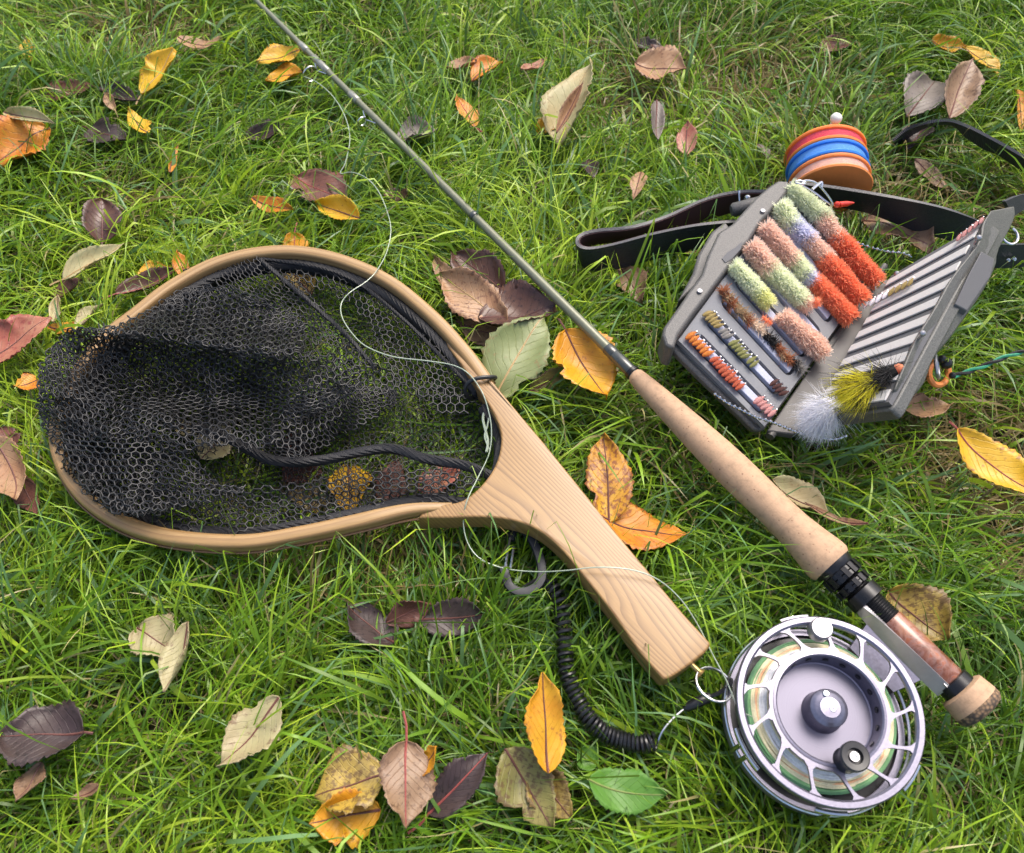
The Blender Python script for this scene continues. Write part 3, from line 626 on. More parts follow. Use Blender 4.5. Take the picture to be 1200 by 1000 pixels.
# ---------------------------------------------------------------- fly box
A0, D0, B0, C0 = P(795, 399, .070), P(925, 222, .070), P(896, 500, .042), P(1015, 335, .042)
def bil(a, b, c, d, s, t): return (a*(1-s)+d*s)*(1-t)+(b*(1-s)+c*s)*t     # s: a->d, t: a->b
box = thing('fly_box', P(960, 400, .03), 'open grey fly box with rows of flies and a striped foam lid', 'fly box')
nL = nrm(np.cross(B0-A0, D0-A0)); nL = nL if nL[2] > 0 else -nL
LB = lambda s, t, h=0: bil(A0, B0, C0, D0, s, t)+nL*h
def rquad(f, s0, s1, t0, t1, rs, rt, n=5):
    pts = []
    for cs, ct, a in ((s1-rs, t1-rt, 0), (s0+rs, t1-rt, 90), (s0+rs, t0+rt, 180), (s1-rs, t0+rt, 270)):
        for i in range(n):
            x = math.radians(a+90*i/(n-1)); pts.append((cs+rs*math.cos(x), ct+rt*math.sin(x)))
    return pts
def slab(m, f, pts, h0, h1): m.prism([f(s, t, h1) for s, t in pts], [f(s, t, h0) for s, t in pts])
m = MB(); slab(m, LB, rquad(LB, -.028, 1.04, -.05, 1.04, .06, .10), -.010, -.0045); tray = m.build('tray_shell', M['grey'], box, bevel=.0015)
m = MB(); slab(m, LB, rquad(LB, -.005, 1.005, -.01, 1.015, .05, .09), -.0044, -.003); m.build('groove_base', M['foamdark'], tray)
# foam face: one rim piece with 8 slots cut out, made of ridges butted between rounded slots
m = MB(); ns = 8; sp = 1/ns
def cell_ring(m, s0, s1, t0, t1, a0, a1, b0, b1, h0, h1):
    "frame of one slot: outer rectangle s0..s1, t0..t1, inner rounded rectangle a0..a1, b0..b1"
    n = 5; inn = rquad(None, a0, a1, b0, b1, (a1-a0)*.45, .06, n); ou = []
    for i, (s, t) in enumerate(inn):
        q_ = i//n; cs, ct = [(s1, t1), (s0, t1), (s0, t0), (s1, t0)][q_]; j = i % n
        sfix = {0: (s1, t), 1: (s, t1), 2: (s0, t), 3: (s, t0)}[q_]; tfix = {0: (s, t1), 1: (s0, t), 2: (s, t0), 3: (s1, t)}[q_]
        ou.append((cs, ct) if 0 < j < n-1 else (sfix if j == 0 else tfix))
    N_ = len(inn); vs = [LB(s, t, h1) for s, t in inn]+[LB(s, t, h1) for s, t in ou]+[LB(s, t, h0) for s, t in inn]+[LB(s, t, h0) for s, t in ou]
    fs = []
    for i in range(N_):
        j = (i+1) % N_; fs += [(i, j, N_+j, N_+i), (2*N_+i, 2*N_+j, j, i), (N_+i, N_+j, 3*N_+j, 3*N_+i)]
    m.add(vs, fs)
for i in range(ns): cell_ring(m, i*sp, (i+1)*sp, 0, 1, i*sp+.026, (i+1)*sp-.022, .085, .93, -.0035, 0)
foam = m.build('foam_tray', M['foam'], tray, smooth=False)
for i in range(ns):
    m = MB(); slab(m, LB, [(i*sp+.046, .12), (i*sp+.083, .12), (i*sp+.083, .90), (i*sp+.046, .90)], -.003, .0006); m.build('slit_strip', M['strip'], tray, bevel=.0004)
# left outer band with its handle hump
band_o = [(776, 392), (778, 383), (800, 352), (808, 340), (822, 322), (829, 300), (842, 272), (858, 262), (885, 232), (900, 219), (912, 211), (925, 212)]
band_i = [(926, 221), (912, 238), (893, 258), (878, 282), (868, 292), (856, 310), (835, 338), (812, 368), (795, 392), (790, 408), (780, 405)]
bp = [P(x, y, .076) for x, y in band_o+band_i]
m = MB(); m.prism(bp, [p-np.array([0, 0, .020]) for p in bp]); m.build('rim', M['grey'], tray, bevel=.0018, seg=3, smooth=True)
stepo = [(800, 352), (818, 318), (824, 297), (840, 270), (856, 258), (866, 270), (848, 300), (822, 335)]
m = MB(); q = [P(x-6, y+1, .062) for x, y in stepo]; m.prism(q, [p-np.array([0, 0, .02]) for p in q]); m.build('latch_hump', M['grey'], tray, bevel=.002, seg=3)
m = MB(); q = [P(x, y, .0765) for x, y in [(846, 303), (852, 296), (862, 290), (870, 283), (868, 292), (858, 303), (850, 308)]]; m.prism(q, [p-np.array([0, 0, .002]) for p in q]); m.build('thumb_notch', M['foamdark'], tray)
for (x, y) in ((894, 247), (820, 341)):
    m = MB(); c = P(x, y, .077); m.lathe(c, (0, 0, 1), [(-.001, .0016), (.0004, .0016), (.0007, .0008)], 12); m.build('rim_rivet', M['silver'], tray)
# spine between the halves
K0, E0, F0, H0 = P(1043, 322, .046), P(957, 474, .046), P(1156, 256, .102), P(1046, 458, .100)
m = MB(); q = [P(899, 507, .036), P(962, 494, .034), P(1046, 326, .036), P(1018, 338, .036)]; q = [P(899, 505, .036), P(930, 510, .032), P(964, 478, .036), P(1046, 328, .040), P(1022, 326, .036)]
m.prism(q, [p-np.array([0, 0, .005]) for p in q]); m.build('spine', M['innergrey'], box, bevel=.001)
m = MB(); m.tube([P(902, 512, .032), P(1036, 312, .034)], .0028, 10); m.build('hinge_pin', M['grey'], box)
m = MB(); a, b = P(857, 247, .055), P(892, 238, .058); m.tube([a, a+(b-a)*.08, b], [.0035, .0048, .0048], 14); m.build('hinge_barrel', M['grey'], box)
m = MB(); m.tube([P(868, 252, .048), P(866, 224, .056)], .0008, 6); m.sphere(P(876, 232, .058), .0022, 8); m.build('clip_pin', M['steel'], box)
# right half
nR = nrm(np.cross(H0-E0, K0-E0)); nR = nR if nR[2] > 0 else -nR
RB_ = lambda s, t, h=0: bil(E0, H0, F0, K0, s, t)+nR*h      # s: bottom->top, t: hinge->outer
m = MB(); slab(m, RB_, rquad(None, -.07, 1.01, -.02, 1.02, .04, .04), -.012, -.0042); lid = m.build('lid_shell', M['greylid'], box, bevel=.0015)
m = MB(); slab(m, RB_, [(-.05, .0), (1, 0), (1, 1), (-.05, 1)], -.0040, -.0011); m.build('groove_base', M['foamdark'], lid)
nb = 10
for i in range(nb):
    s0 = -.045+i*(1.04/nb); s1 = s0+.55*1.04/nb; m = MB(); slab(m, RB_, [(s0, .02), (s1, .02), (s1, .965), (s0, .965)], -.0010, .0002)
    m.build('foam_ridge', M['foamlight'], lid, bevel=.0004)
# outer band of the lid: sloping outward, with recess
bi = [(1162, 246), (1152, 262), (1147, 284), (1116, 324), (1097, 358), (1074, 396), (1058, 432), (1048, 457)]
bo = [(1189, 241), (1190, 252), (1184, 268), (1170, 294), (1167, 312), (1152, 342), (1128, 376), (1114, 396), (1094, 420), (1085, 446), (1072, 463), (1060, 470)]
bi_w = crv([P(x, y, .106-.004*i/7) for i, (x, y) in enumerate(bi)], 24); bo_w = crv([P(x, y, .092-.004*i/11) for i, (x, y) in enumerate(bo)], 24)
m = MB(); vs = list(bi_w)+list(bo_w)+[p-np.array([.004, 0, .022]) for p in bo_w]+[p-np.array([0, 0, .028]) for p in bi_w]; n = 24
fs = [(r*n+j, r*n+j+1, ((r+1) % 4)*n+j+1, ((r+1) % 4)*n+j) for r in range(4) for j in range(n-1)]+[(0, n, 2*n, 3*n), (n-1, 4*n-1, 3*n-1, 2*n-1)]
m.add(vs, fs); m.build('lid_rim', M['greylid'], lid, bevel=.0012, smooth=True)
m = MB(); q = [P(x, y, z) for x, y, z in [(1149, 296, .1015), (1164, 305, .096), (1160, 325, .0955), (1132, 366, .094), (1118, 358, .0995), (1135, 322, .1015)]]; m.prism([p+np.array([.0, 0, .0012]) for p in q], [p-np.array([0, 0, .006]) for p in q]); m.build('thumb_recess', M['foamdark'], lid, bevel=.0006)
for (x, y, z) in ((1147, 279, .108), (1081, 391, .107), (1051, 321, .052)):
    m = MB(); c = P(x, y, z); m.sphere(c, .0019, 8); m.tube([c, c-np.array([0, 0, .005])], .0009, 6); m.build('lid_peg', M['silver'], lid)
stamp([P(x, y, .05) for x, y in [(776, 395), (800, 350), (829, 300), (858, 262), (912, 211), (930, 215), (1020, 322), (1046, 326), (1150, 255), (1190, 241), (1184, 268), (1167, 312), (1128, 376), (1094, 420), (1072, 468), (990, 500), (935, 522), (899, 512), (830, 465)]], .020)
# a swivel, a ball chain
m = MB(); ring(m, P(938, 214, .084), .0035, .0006, (0, .5, 1), 20); m.tube(crvP([(941, 218, .084), (955, 226, .082), (968, 236, .078), (976, 241, .074), (972, 232, .078), (957, 215, .083), (943, 212, .084), (941, 218, .084)], 40), .0006, 6)
m.tube(crvP([(952, 222, .083), (962, 214, .082), (962, 220, .08)], 10), .0011, 6); sw = m.build('snap_swivel', M['steel']); tag(sw, 'small silver snap swivel clipped to the top corner of the fly box', 'swivel')
m = MB(); m.sphere(P(981, 240, .072), .0022, 10); m.lathe(P(983, 240, .072), nrm(P(1000, 238, .07)-P(983, 240, .072)), [(0, .002), (.006, .0019), (.012, .0006)], 10); tag(m.build('lure_head', M['red']), 'small red bead and cone below the coloured spools', 'bead')
def chain(pts, label, r=.00125):
    c = crvP(pts, 200); L = np.concatenate([[0], np.cumsum(np.linalg.norm(np.diff(c, axis=0), axis=1))]); m = MB()
    for d in np.arange(0, L[-1], r*2.7): m.sphere([np.interp(d, L, c[:, i]) for i in range(3)], r, 8)
    m.tube(c[::5], r*.3, 4); tag(m.build('ball_chain', M['steel']), label, 'chain', None)
chain([(838, 462, .052), (852, 472, .052), (868, 480, .050), (884, 488, .048), (900, 493, .046), (918, 500, .042), (938, 508, .040), (960, 513, .040), (978, 515, .040), (992, 511, .040)], 'silver ball chain running along the bottom edge of the fly box')
chain([(984, 276, .050), (1000, 283, .047), (1020, 290, .046), (1040, 295, .046), (1058, 297, .047), (1070, 302, .048)], 'silver ball chain hanging behind the open fly box')

# ---- flies
def fibre(name, cols, tip=None):
    k = NM(name); o = k.n('ObjectInfo'); f = k.noise(k.co(), 700, 2)
    g = k.ramp(f, [(.3, tuple(x*.88 for x in cols)), (.7, tuple(min(1, x*1.05) for x in cols))]); k.col(g); k.set(Roughness=.8); k.b.inputs['Sheen Weight'].default_value = .3; k.translucent(.5, g); return k.m
FC = dict(palegreen=(.92, .95, .74), lavender=(.84, .84, .97), peach=(1, .76, .64), orange=(1, .37, .19), yellowgreen=(.92, .92, .5), tan=(.50, .35, .2), rust=(.46, .17, .07), cream=(.85, .7, .55), black=(.02, .017, .015),
          white=(.88, .88, .93), yellow=(.80, .72, .03), olive=(.30, .30, .10), nymphorange=(.75, .27, .04), nymphred=(.62, .14, .06), pink=(.72, .38, .36), darkred=(.10, .03, .025), grey=(.32, .30, .28), gold=(.45, .34, .12))
FM = {k_: fibre(k_+'_fibre', c) for k_, c in FC.items()}
def chenille_mesh(col, R, L, nf, seed, core=.66, stiff=.35):
    "a fluffy fly: a body with hundreds of fine fibres; local x is the hook"
    r = random.Random(seed); m = MB(); m.lathe((-L/2, 0, 0), (1, 0, 0), [(0, R*.25), (L*.12, R*core*.85), (L*.5, R*core), (L*.88, R*core*.85), (L, R*.25)], 9)
    for i in range(nf):
        x = (r.random()-.5)*L; t = r.random()*2*math.pi; e = np.array([r.uniform(-.45, .45), math.cos(t), math.sin(t)]); e = nrm(e); rr2 = R*r.uniform(.80, 1.10)*(1-.22*abs(2*x/L)**2)
        sd_ = nrm(np.cross(e, [r.uniform(-1, 1), r.uniform(-1, 1), r.uniform(-1, 1)]))*R*.055
        b0 = np.array([x, 0, 0])+e*R*core*.7; p = np.array([x, 0, 0])+e*rr2+np.array([r.uniform(-1, 1)*stiff*R, 0, 0]); m.add([b0-sd_, b0+sd_, p+sd_*.4, p-sd_*.4], [(0, 1, 2, 3)])
    return m.mesh('fluffy_fly', FM[col], True)
def nymph_mesh(col, R, L, seed):
    r = random.Random(seed); m = MB(); pr = []
    for i in range(13):
        u = i/12; pr.append((u*L, R*(.35+.55*math.sin(math.pi*min(1, u*1.1)))*(1+.16*(i % 2))))
    m.lathe((-L/2, 0, 0), (1, 0, 0), pr, 8); m.m = 1; m.sphere((L/2+R*.4, 0, 0), R*.55, 6); m.m = 0
    for i in range(26):
        t = r.random()*2*math.pi; e = np.array([-.4, math.cos(t), math.sin(t)]); b0 = np.array([L*r.uniform(.1, .4), 0, 0]); p = b0+e*R*r.uniform(1.1, 1.9); s_ = np.array([R*.08, R*.05, 0]); m.add([b0-s_, b0+s_, p], [(0, 1, 2)])
    return m.mesh('nymph_fly', [FM[col], M['steel']], True)
fmesh = {}
from mathutils import Matrix
def put_fly(kind, col, s, t, R, L, label, group, F=LB, h=.003, dirv=None, yaw=0):
    key = (kind, col, R, L, random.randrange(3))
    if key not in fmesh: fmesh[key] = chenille_mesh(col, R, L, int(300+R*75000), hash(key[1]) % 99+key[4]) if kind == 'fluffy_fly' else (nymph_mesh(col, R, L, key[4]) if kind == 'nymph_fly' else chenille_mesh(col, R, L, 110, key[4], .3, .5))
    o = bpy.data.objects.new(kind, fmesh[key]); sc.collection.objects.link(o)
    p = F(s, t, h); x = nrm(F(s, t+.02)-F(s, t-.02)); n_ = nL if F is LB else nR; y = nrm(np.cross(n_, x)); x = math.cos(yaw)*x+math.sin(yaw)*y; y = np.cross(n_, x)
    o.matrix_world = Matrix(((x[0], y[0], n_[0], p[0]), (x[1], y[1], n_[1], p[1]), (x[2], y[2], n_[2], p[2]), (0, 0, 0, 1))) @ Matrix.Rotation(random.uniform(-3, 3), 4, 'X') @ Matrix.Scale(random.uniform(.88, 1.08), 4)
    return tag(o, label, 'fly', group)
def px2st(x, y, z):           # pixel on the left tray -> (s, t), solved on the tray plane
    d = FW*FPX+RT*(x-600)-UP*(y-500); k_ = ((A0-CAM)@nL)/(d@nL); p = CAM+d*k_+0
    s, t = .5, .5
    for _ in range(12):
        f = bil(A0, B0, C0, D0, s, t)-p; js = bil(A0, B0, C0, D0, s+.01, t)-bil(A0, B0, C0, D0, s-.01, t); jt = bil(A0, B0, C0, D0, s, t+.01)-bil(A0, B0, C0, D0, s, t-.01)
        J = np.stack([js/.02, jt/.02], 1); ds = np.linalg.lstsq(J, -f, rcond=None)[0]; s += ds[0]; t += ds[1]
    return s, t
Z4 = lambda x, y: (760+x/3.225, 190+y/3.225)
ORD = ['first', 'second', 'third', 'fourth', 'fifth', 'sixth', 'seventh', 'eighth', 'ninth']
ROW = ['uppermost', 'second', 'third', 'fourth', 'fifth', 'sixth', 'seventh', 'lowest']
segs = [  # row, colour, from, to (in enlarged pixels), radius, words
 (0, 'palegreen', (535, 118), (650, 225), .0074, 'pale green'), (0, 'peach', (655, 245), (700, 300), .0070, 'peach'), (0, 'orange', (705, 312), (745, 350), .0076, 'bright orange'), (0, 'orange', (762, 380), (830, 455), .0078, 'orange red'),
 (1, 'palegreen', (495, 190), (530, 245), .0074, 'pale green'), (1, 'lavender', (540, 255), (590, 300), .0070, 'lavender white'), (1, 'peach', (600, 315), (655, 375), .0074, 'peach'), (1, 'orange', (662, 395), (770, 520), .0078, 'orange red'),
 (2, 'peach', (440, 265), (530, 375), .0072, 'peach'), (2, 'palegreen', (545, 385), (575, 425), .0074, 'pale green'), (2, 'lavender', (588, 440), (603, 455), .0062, 'lavender white'), (2, 'orange', (625, 475), (730, 590), .0078, 'orange red'),
 (3, 'peach', (390, 340), (440, 405), .0076, 'peach'), (3, 'palegreen', (455, 420), (560, 525), .0074, 'pale green'), (3, 'peach', (582, 548), (592, 556), .0068, 'lone peach'),
 (4, 'palegreen', (325, 410), (400, 495), .0066, 'pale green'), (4, 'yellowgreen', (415, 512), (435, 535), .0062, 'pale yellow'), (4, 'peach', (505, 600), (635, 725), .0076, 'peach')]
for row, col, a, b, R, wd in segs:
    sa, ta = px2st(*Z4(*a), 0); sb, tb = px2st(*Z4(*b), 0); Lw = np.linalg.norm(LB(sa, ta)-LB(sb, tb)); n = max(1, int(round(Lw/.0064))+1)
    for i in range(n):
        u = i/max(1, n-1); put_fly('fluffy_fly', col, sa+(sb-sa)*u-.012, ta+(tb-ta)*u-.01, R, .0066, (ORD[i]+' ' if n > 1 else '')+('%s fluffy fly from the rim in the %s slot' % (wd, ROW[row])), '%s fluffy flies in the %s slot' % (wd, ROW[row]), h=.0045, yaw=random.uniform(-.15, .15))
s_, t_ = px2st(*Z4(590, 552), 0); m = chenille_mesh('orange', .0040, .003, 140, 5); o_ = bpy.data.objects.new('fluffy_fly', m); sc.collection.objects.link(o_); o_.location = Vector([float(c) for c in LB(s_-.01, t_+.01, .0115)]); tag(o_, 'round orange egg fly on the peach fly of the fourth slot', 'fly')
rows6 = [('rust', (275, 495)), ('tan', (292, 520)), ('rust', (305, 542)), ('tan', (330, 565)), ('tan', (352, 585)), ('rust', (368, 605)), ('cream', (392, 620)), ('cream', (415, 640)), ('black', (440, 668)), ('black', (462, 690)), ('rust', (485, 712)), ('tan', (497, 735)), ('rust', (515, 750)), ('black', (540, 765)), ('grey', (560, 785))]
nm6 = dict(rust='rust brown', tan='tan', cream='cream', black='black', grey='grey')
cnt6 = {}
for col, p in rows6:
    cnt6[col] = cnt6.get(col, -1)+1
    s, t = px2st(*Z4(*p), 0); put_fly('hackled_fly', col, s, t, .0058, .004, '%s %s spiky hackled fly from the rim in the sixth slot' % (ORD[cnt6[col]], nm6[col]), '%s hackled flies in the sixth slot' % nm6[col], h=.002, yaw=1.2)
s, t = px2st(*Z4(428, 612), 0); put_fly('hackled_fly', 'orange', s, t, .0038, .008, 'bright orange hackled fly in the sixth slot of the fly box', None, h=.005, yaw=.2)
def nrow(row, col, a, b, n, R, wd, yaw=1.25):
    for i in range(n):
        u = i/max(1, n-1); s, t = px2st(*Z4(a[0]+(b[0]-a[0])*u, a[1]+(b[1]-a[1])*u), 0)
        put_fly('nymph_fly', col, s, t, R, .0085, '%s %s nymph fly from the rim in the %s slot' % (ORD[i], wd, ROW[row]), '%s nymph flies in the %s slot' % (wd, ROW[row]), h=.0028, yaw=yaw+random.uniform(-.15, .15))
nrow(6, 'gold', (215, 580), (255, 625), 5, .0016, 'golden olive'); nrow(6, 'grey', (272, 645), (290, 665), 3, .0015, 'grey'); nrow(6, 'olive', (312, 690), (355, 740), 5, .0017, 'olive green'); nrow(6, 'olive', (378, 755), (388, 770), 2, .0015, 'small olive'); nrow(6, 'darkred', (462, 840), (498, 880), 4, .0016, 'dark red')
nrow(7, 'nymphorange', (150, 662), (215, 730), 6, .0018, 'orange'); nrow(7, 'nymphred', (240, 752), (335, 855), 9, .0018, 'red orange'); nrow(7, 'pink', (405, 905), (455, 955), 5, .0018, 'pale pink')
def R_st(x, y):
    d = FW*FPX+RT*(x-600)-UP*(y-500); p = CAM+d*(((E0-CAM)@nR)/(d@nR)); s, t = .5, .5
    for _ in range(12):
        f = RB_(s, t)-p; J = np.stack([(RB_(s+.01, t)-RB_(s-.01, t))/.02, (RB_(s, t+.01)-RB_(s, t-.01))/.02], 1); ds = np.linalg.lstsq(J, -f, rcond=None)[0]; s += ds[0]; t += ds[1]
    return s, t
for i in range(8):
    u = i/7; s, t = R_st(1018+u*52, 361-u*27); put_fly('nymph_fly', 'white' if i < 4 else 'gold', s, t, .0014, .007, ('white' if i < 4 else 'golden')+' nymph fly on the striped lid, '+['first', 'second', 'third', 'fourth'][i % 4]+' of its colour from the left', ('white' if i < 4 else 'golden')+' nymph flies on the striped lid', RB_, .0028, yaw=1.3)
for i in range(5):
    u = i/4; s, t = R_st(1126+u*26, 281-u*20); put_fly('nymph_fly', 'pink', s, t, .0012, .006, 'pinkish grey nymph fly at the top of the striped lid, '+['first', 'second', 'third', 'fourth', 'fifth'][i]+' from the left', 'pinkish nymph flies at the top of the striped lid', RB_, .0026, yaw=1.3)
# streamers
def plume(m, base, dirv, n, L, spread, wd, droop=.3, seed=0):
    r = random.Random(seed); dirv = nrm(dirv); L = L*1.0
    for i in range(n):
        e = nrm(dirv+np.array([r.gauss(0, 1), r.gauss(0, 1), r.gauss(0, 1)])*spread); l_ = L*r.uniform(.5, 1.05); b0 = base+np.array([r.gauss(0, 1), r.gauss(0, 1), r.gauss(0, .6)])*L*.08
        p1 = b0+e*l_*.5; p2 = b0+e*l_-np.array([0, 0, droop*l_*r.uniform(0, .6)])+np.array([r.gauss(0, 1), r.gauss(0, 1), r.gauss(0, 1)])*l_*.08
        s = nrm(np.cross(e, [r.uniform(-1, 1), r.uniform(-1, 1), .7]))*wd; m.add([b0-s, b0+s, p1+s*.8, p1-s*.8, p2+s*.15, p2-s*.15], [(0, 1, 2, 3), (3, 2, 4, 5)])
hd_ = P(1050, 434, .098); tl = P(975, 470, .080); fdr = tl-hd_
st = thing('streamer_fly', hd_, 'yellow and black streamer fly with orange head on the striped lid', 'fly')
m = MB(); m.tube([hd_, hd_+fdr*.3, hd_+fdr*.62], [.003, .0034, .0015], 8); m.build('body', FM['black'], st)
m = MB(); m.sphere(hd_-nrm(fdr)*.0015, .0030, 8); m.build('head', FM['orange'], st)
m = MB(); plume(m, hd_+fdr*.35, fdr, 800, .023, .40, .00018, .4, 1); plume(m, hd_+fdr*.6, fdr, 700, .013, .9, .00018, .4, 11); m.build('yellow_tail', FM['yellow'], st)
m = MB(); plume(m, hd_+fdr*.12, fdr*.4+np.array([0, 0, .004]), 300, .020, .75, .00014, .2, 2); plume(m, hd_+fdr*.4, fdr*.9+np.array([-.01, .012, .004]), 150, .026, .35, .00016, .3, 3); plume(m, hd_+fdr*.4, fdr*.9+np.array([.0, -.02, -.01]), 100, .022, .35, .00016, .3, 4); m.build('black_hackle', FM['black'], st)
m = MB(); q0 = P(985, 470, .066); q1 = P(940, 500, .046); plume(m, P(975, 478, .060), q1-q0, 1700, .020, .75, .00017, .6, 5); plume(m, P(962, 490, .052), q1-q0+np.array([0, 0, .01]), 1800, .015, 1.1, .00017, .6, 8); m.tube([q0, q0+(q1-q0)*.3], .002, 6)
tag(m.build('marabou_fly', FM['white']), 'fluffy white marabou fly below the yellow streamer at the bottom of the box', 'fly')

# ---------------------------------------------------------------- tippet spools
tc = P(973, 226, .040); tax = nrm(np.array([.03, 1, .13])); nR_ = np.linalg.norm(P(927, 200, .04)-P(1019, 200, .04))/2
ts = thing('tippet_spools', tc-[0, 0, nR_], 'stack of orange and blue tippet spools standing on edge behind the fly box', 'line spools')
def tsp(d, flange, fill, n_=.0120):
    m = MB(); R = nR_
    m.lathe(tc+tax*d, tax, [(0, R*.3), (0, R*.93), (.0004, R*.98), (.0016, R), (.0024, R*.985), (.0026, R*.91), (n_-.0026, R*.91), (n_-.0024, R*.985), (n_-.0014, R), (n_-.0003, R*.98), (n_, R*.9), (n_, R*.3)], 64)
    o = m.build('tippet_spool', flange, ts); m = MB()
    for i in range(7): 
        x = .0030+(n_-.0060)*i/6; m.lathe(tc+tax*(d+x), tax, [(-.0005, R*.91), (-.0003, R*.93), (0, R*.935), (.0003, R*.93), (.0005, R*.91)], 56, False)
    m.build('tippet', fill, o)
tsp(0, M['orange2'], M['peach']); tsp(.0124, M['blue'], M['lightblue']); tsp(.0248, M['orange'], M['pink'])
m = MB(); m.lathe(tc-tax*.001, tax, [(0, nR_*.16), (.0005, nR_*.2), (.0010, nR_*.2), (.001, nR_*.1), (.040, nR_*.1)], 24); m.build('axle', M['orange2'], ts)
m = MB(); c = tc+tax*.040+np.array([0, 0, nR_*.93]); m.sphere(c, .0042, 12, (1, 1, .9)); m.tube([c, c-[0, 0, .012]], .0026, 10); m.build('toggle', M['white'], ts)
stamp([tc+np.array([x, y, 0]) for x, y in ((-nR_, -.002), (nR_, -.002), (nR_, .034), (-nR_, .034))], .012)

# ---------------------------------------------------------------- straps
def strap(name, A, B, mat, label, cat, t=.0022, n=70, back=None, stitch=True):
    a, b = crvP(A, n), crvP(B, n); m = MB(); m.ribbon(a, b, t); o = m.build(name, mat)
    tag(o, label, cat)
    if stitch:
        N = np.cross(np.gradient(a, axis=0), b-a); N /= np.linalg.norm(N, axis=1)[:, None]; N *= np.sign((N@(CAM-a.mean(0))))[:, None]; m = MB()
        for f in (.12, .88):
            c = a+(b-a)*f+N*(t/2)
            for i in range(0, n-1, 2): m.tube([c[i], c[i+1]], .00028, 4)
        m.build('stitching', M['blackcord'], o)
    if back is not None:
        m = MB(); N = np.cross(np.gradient(a, axis=0), b-a); N /= np.linalg.norm(N, axis=1)[:, None]
        m.ribbon(a+N*back*(t/2+.0004)+(b-a)*.02, b+N*back*(t/2+.0004)-(b-a)*.02, .0006); m.build('suede_lining', M['maroon'], o)
    return a, b
a, b = strap('leather_strap', [(862, 259, .052), (815, 264, .050), (765, 274, .048), (720, 286, .047), (690, 291, .047), (677, 286, .047), (680, 276, .047), (700, 270, .047), (740, 266, .046), (780, 254, .046), (825, 234, .050), (862, 225, .055), (900, 224, .062)],
      [(856, 283, .030), (820, 291, .028), (770, 302, .026), (725, 314, .025), (695, 317, .025), (679, 307, .025), (681, 292, .025), (702, 284, .025), (745, 280, .025), (785, 272, .027), (830, 256, .030), (866, 246, .034), (902, 242, .040)], M['leather'], 'black leather strap looped on the grass left of the fly box', 'strap', back=-1)
stamp_path(.5*(a+b)[::3], .006, -.016)
a, b = strap('leather_strap', [(925, 214, .062), (960, 217, .060), (1019, 226, .058), (1083, 238, .057), (1120, 248, .056), (1160, 264, .050)], [(928, 236, .040), (960, 238, .038), (1014, 248, .036), (1067, 268, .034), (1108, 280, .034), (1150, 295, .034)], M['leather'], 'straight black leather strap behind the open fly box', 'strap', stitch=False)
stamp_path(.5*(a+b)[::3], .007, -.014)
a, b = strap('leather_strap', [(1158, 284, .052), (1175, 286, .050), (1200, 286, .048), (1240, 284, .045)], [(1156, 312, .034), (1175, 314, .033), (1200, 312, .032), (1240, 310, .030)], M['leather'], 'short black leather strap with rivets at the right edge beside the lid', 'strap', stitch=False, n=24)
stamp_path(.5*(a+b)[::3], .007, -.014)
for (x, y) in ((1182, 305), (1189, 304)):
    m = MB(); c = P(x, y, .042); m.lathe(c, CAM-c, [(-.001, .0012), (.0014, .0012), (.0017, .0005)], 10); o = m.build('rivet', M['steel']); o['category'] = 'rivet'; tag(o, ('left' if x < 1185 else 'right')+' one of the two small rivets on the short strap right of the lid', 'rivet')
m = MB(); ring(m, P(1183, 276, .062), .0062, .0009, (.2, -.3, 1), 24, 20, 330); tag(m.build('wire_ring', M['steel']), 'thin steel ring hooked between lid and strap at the right edge', 'ring')
a, b = strap('webbing_strap', [(1046, 165, .028), (1062, 152, .036), (1085, 144, .046), (1112, 141, .050), (1136, 149, .050), (1158, 160, .048), (1180, 172, .046), (1204, 186, .045), (1245, 210, .04)],
      [(1050, 172, .012), (1068, 158, .022), (1090, 147, .036), (1116, 146, .044), (1132, 160, .038), (1157, 176, .032), (1184, 190, .030), (1206, 204, .030), (1245, 228, .03)], M['web'], 'black webbing strap arching over the grass at the upper right', 'strap', stitch=False)
stamp_path(.5*(a+b)[::3], .006, -.012)
a, b = strap('webbing_strap', [(1176, 236, .092), (1190, 230, .085), (1204, 227, .075), (1240, 222, .06)], [(1186, 254, .075), (1196, 247, .070), (1208, 244, .062), (1240, 240, .045)], M['web'], 'black webbing strap end leaving the top of the lid', 'strap', stitch=False, n=20)
# right-hand ring and cord
m = MB(); ring(m, P(1100, 437, .047), .0075, .0019, (.35, -.6, .9), 28); tag(m.build('orange_ring', M['orange2']), 'orange rubber ring at the lower right corner of the fly box lid', 'ring')
m = MB(); ring(m, P(1098, 430, .056), .0068, .0010, (1, -.2, .6), 28); tag(m.build('steel_ring', M['silver']), 'white steel split ring standing beside the orange ring', 'ring')
m = MB(); m.sphere(P(1109, 426, .052), .0038, 8); m.sphere(P(1116, 440, .046), .0022, 8); m.sphere(P(1104, 421, .055), .0026, 8); tag(m.build('black_swivel', M['blackplastic']), 'black plastic swivel joining the rings to the green cord', 'swivel')
cpt = crvP([(1117, 441, .045), (1140, 434, .044), (1165, 424, .046), (1185, 416, .047), (1205, 411, .047), (1260, 400, .045)], 160); L = np.concatenate([[0], np.cumsum(np.linalg.norm(np.diff(cpt, axis=0), axis=1))])
cord = thing('twisted_cord', cpt[0], 'thin green and black twisted cord leading off to the right edge', 'cord')
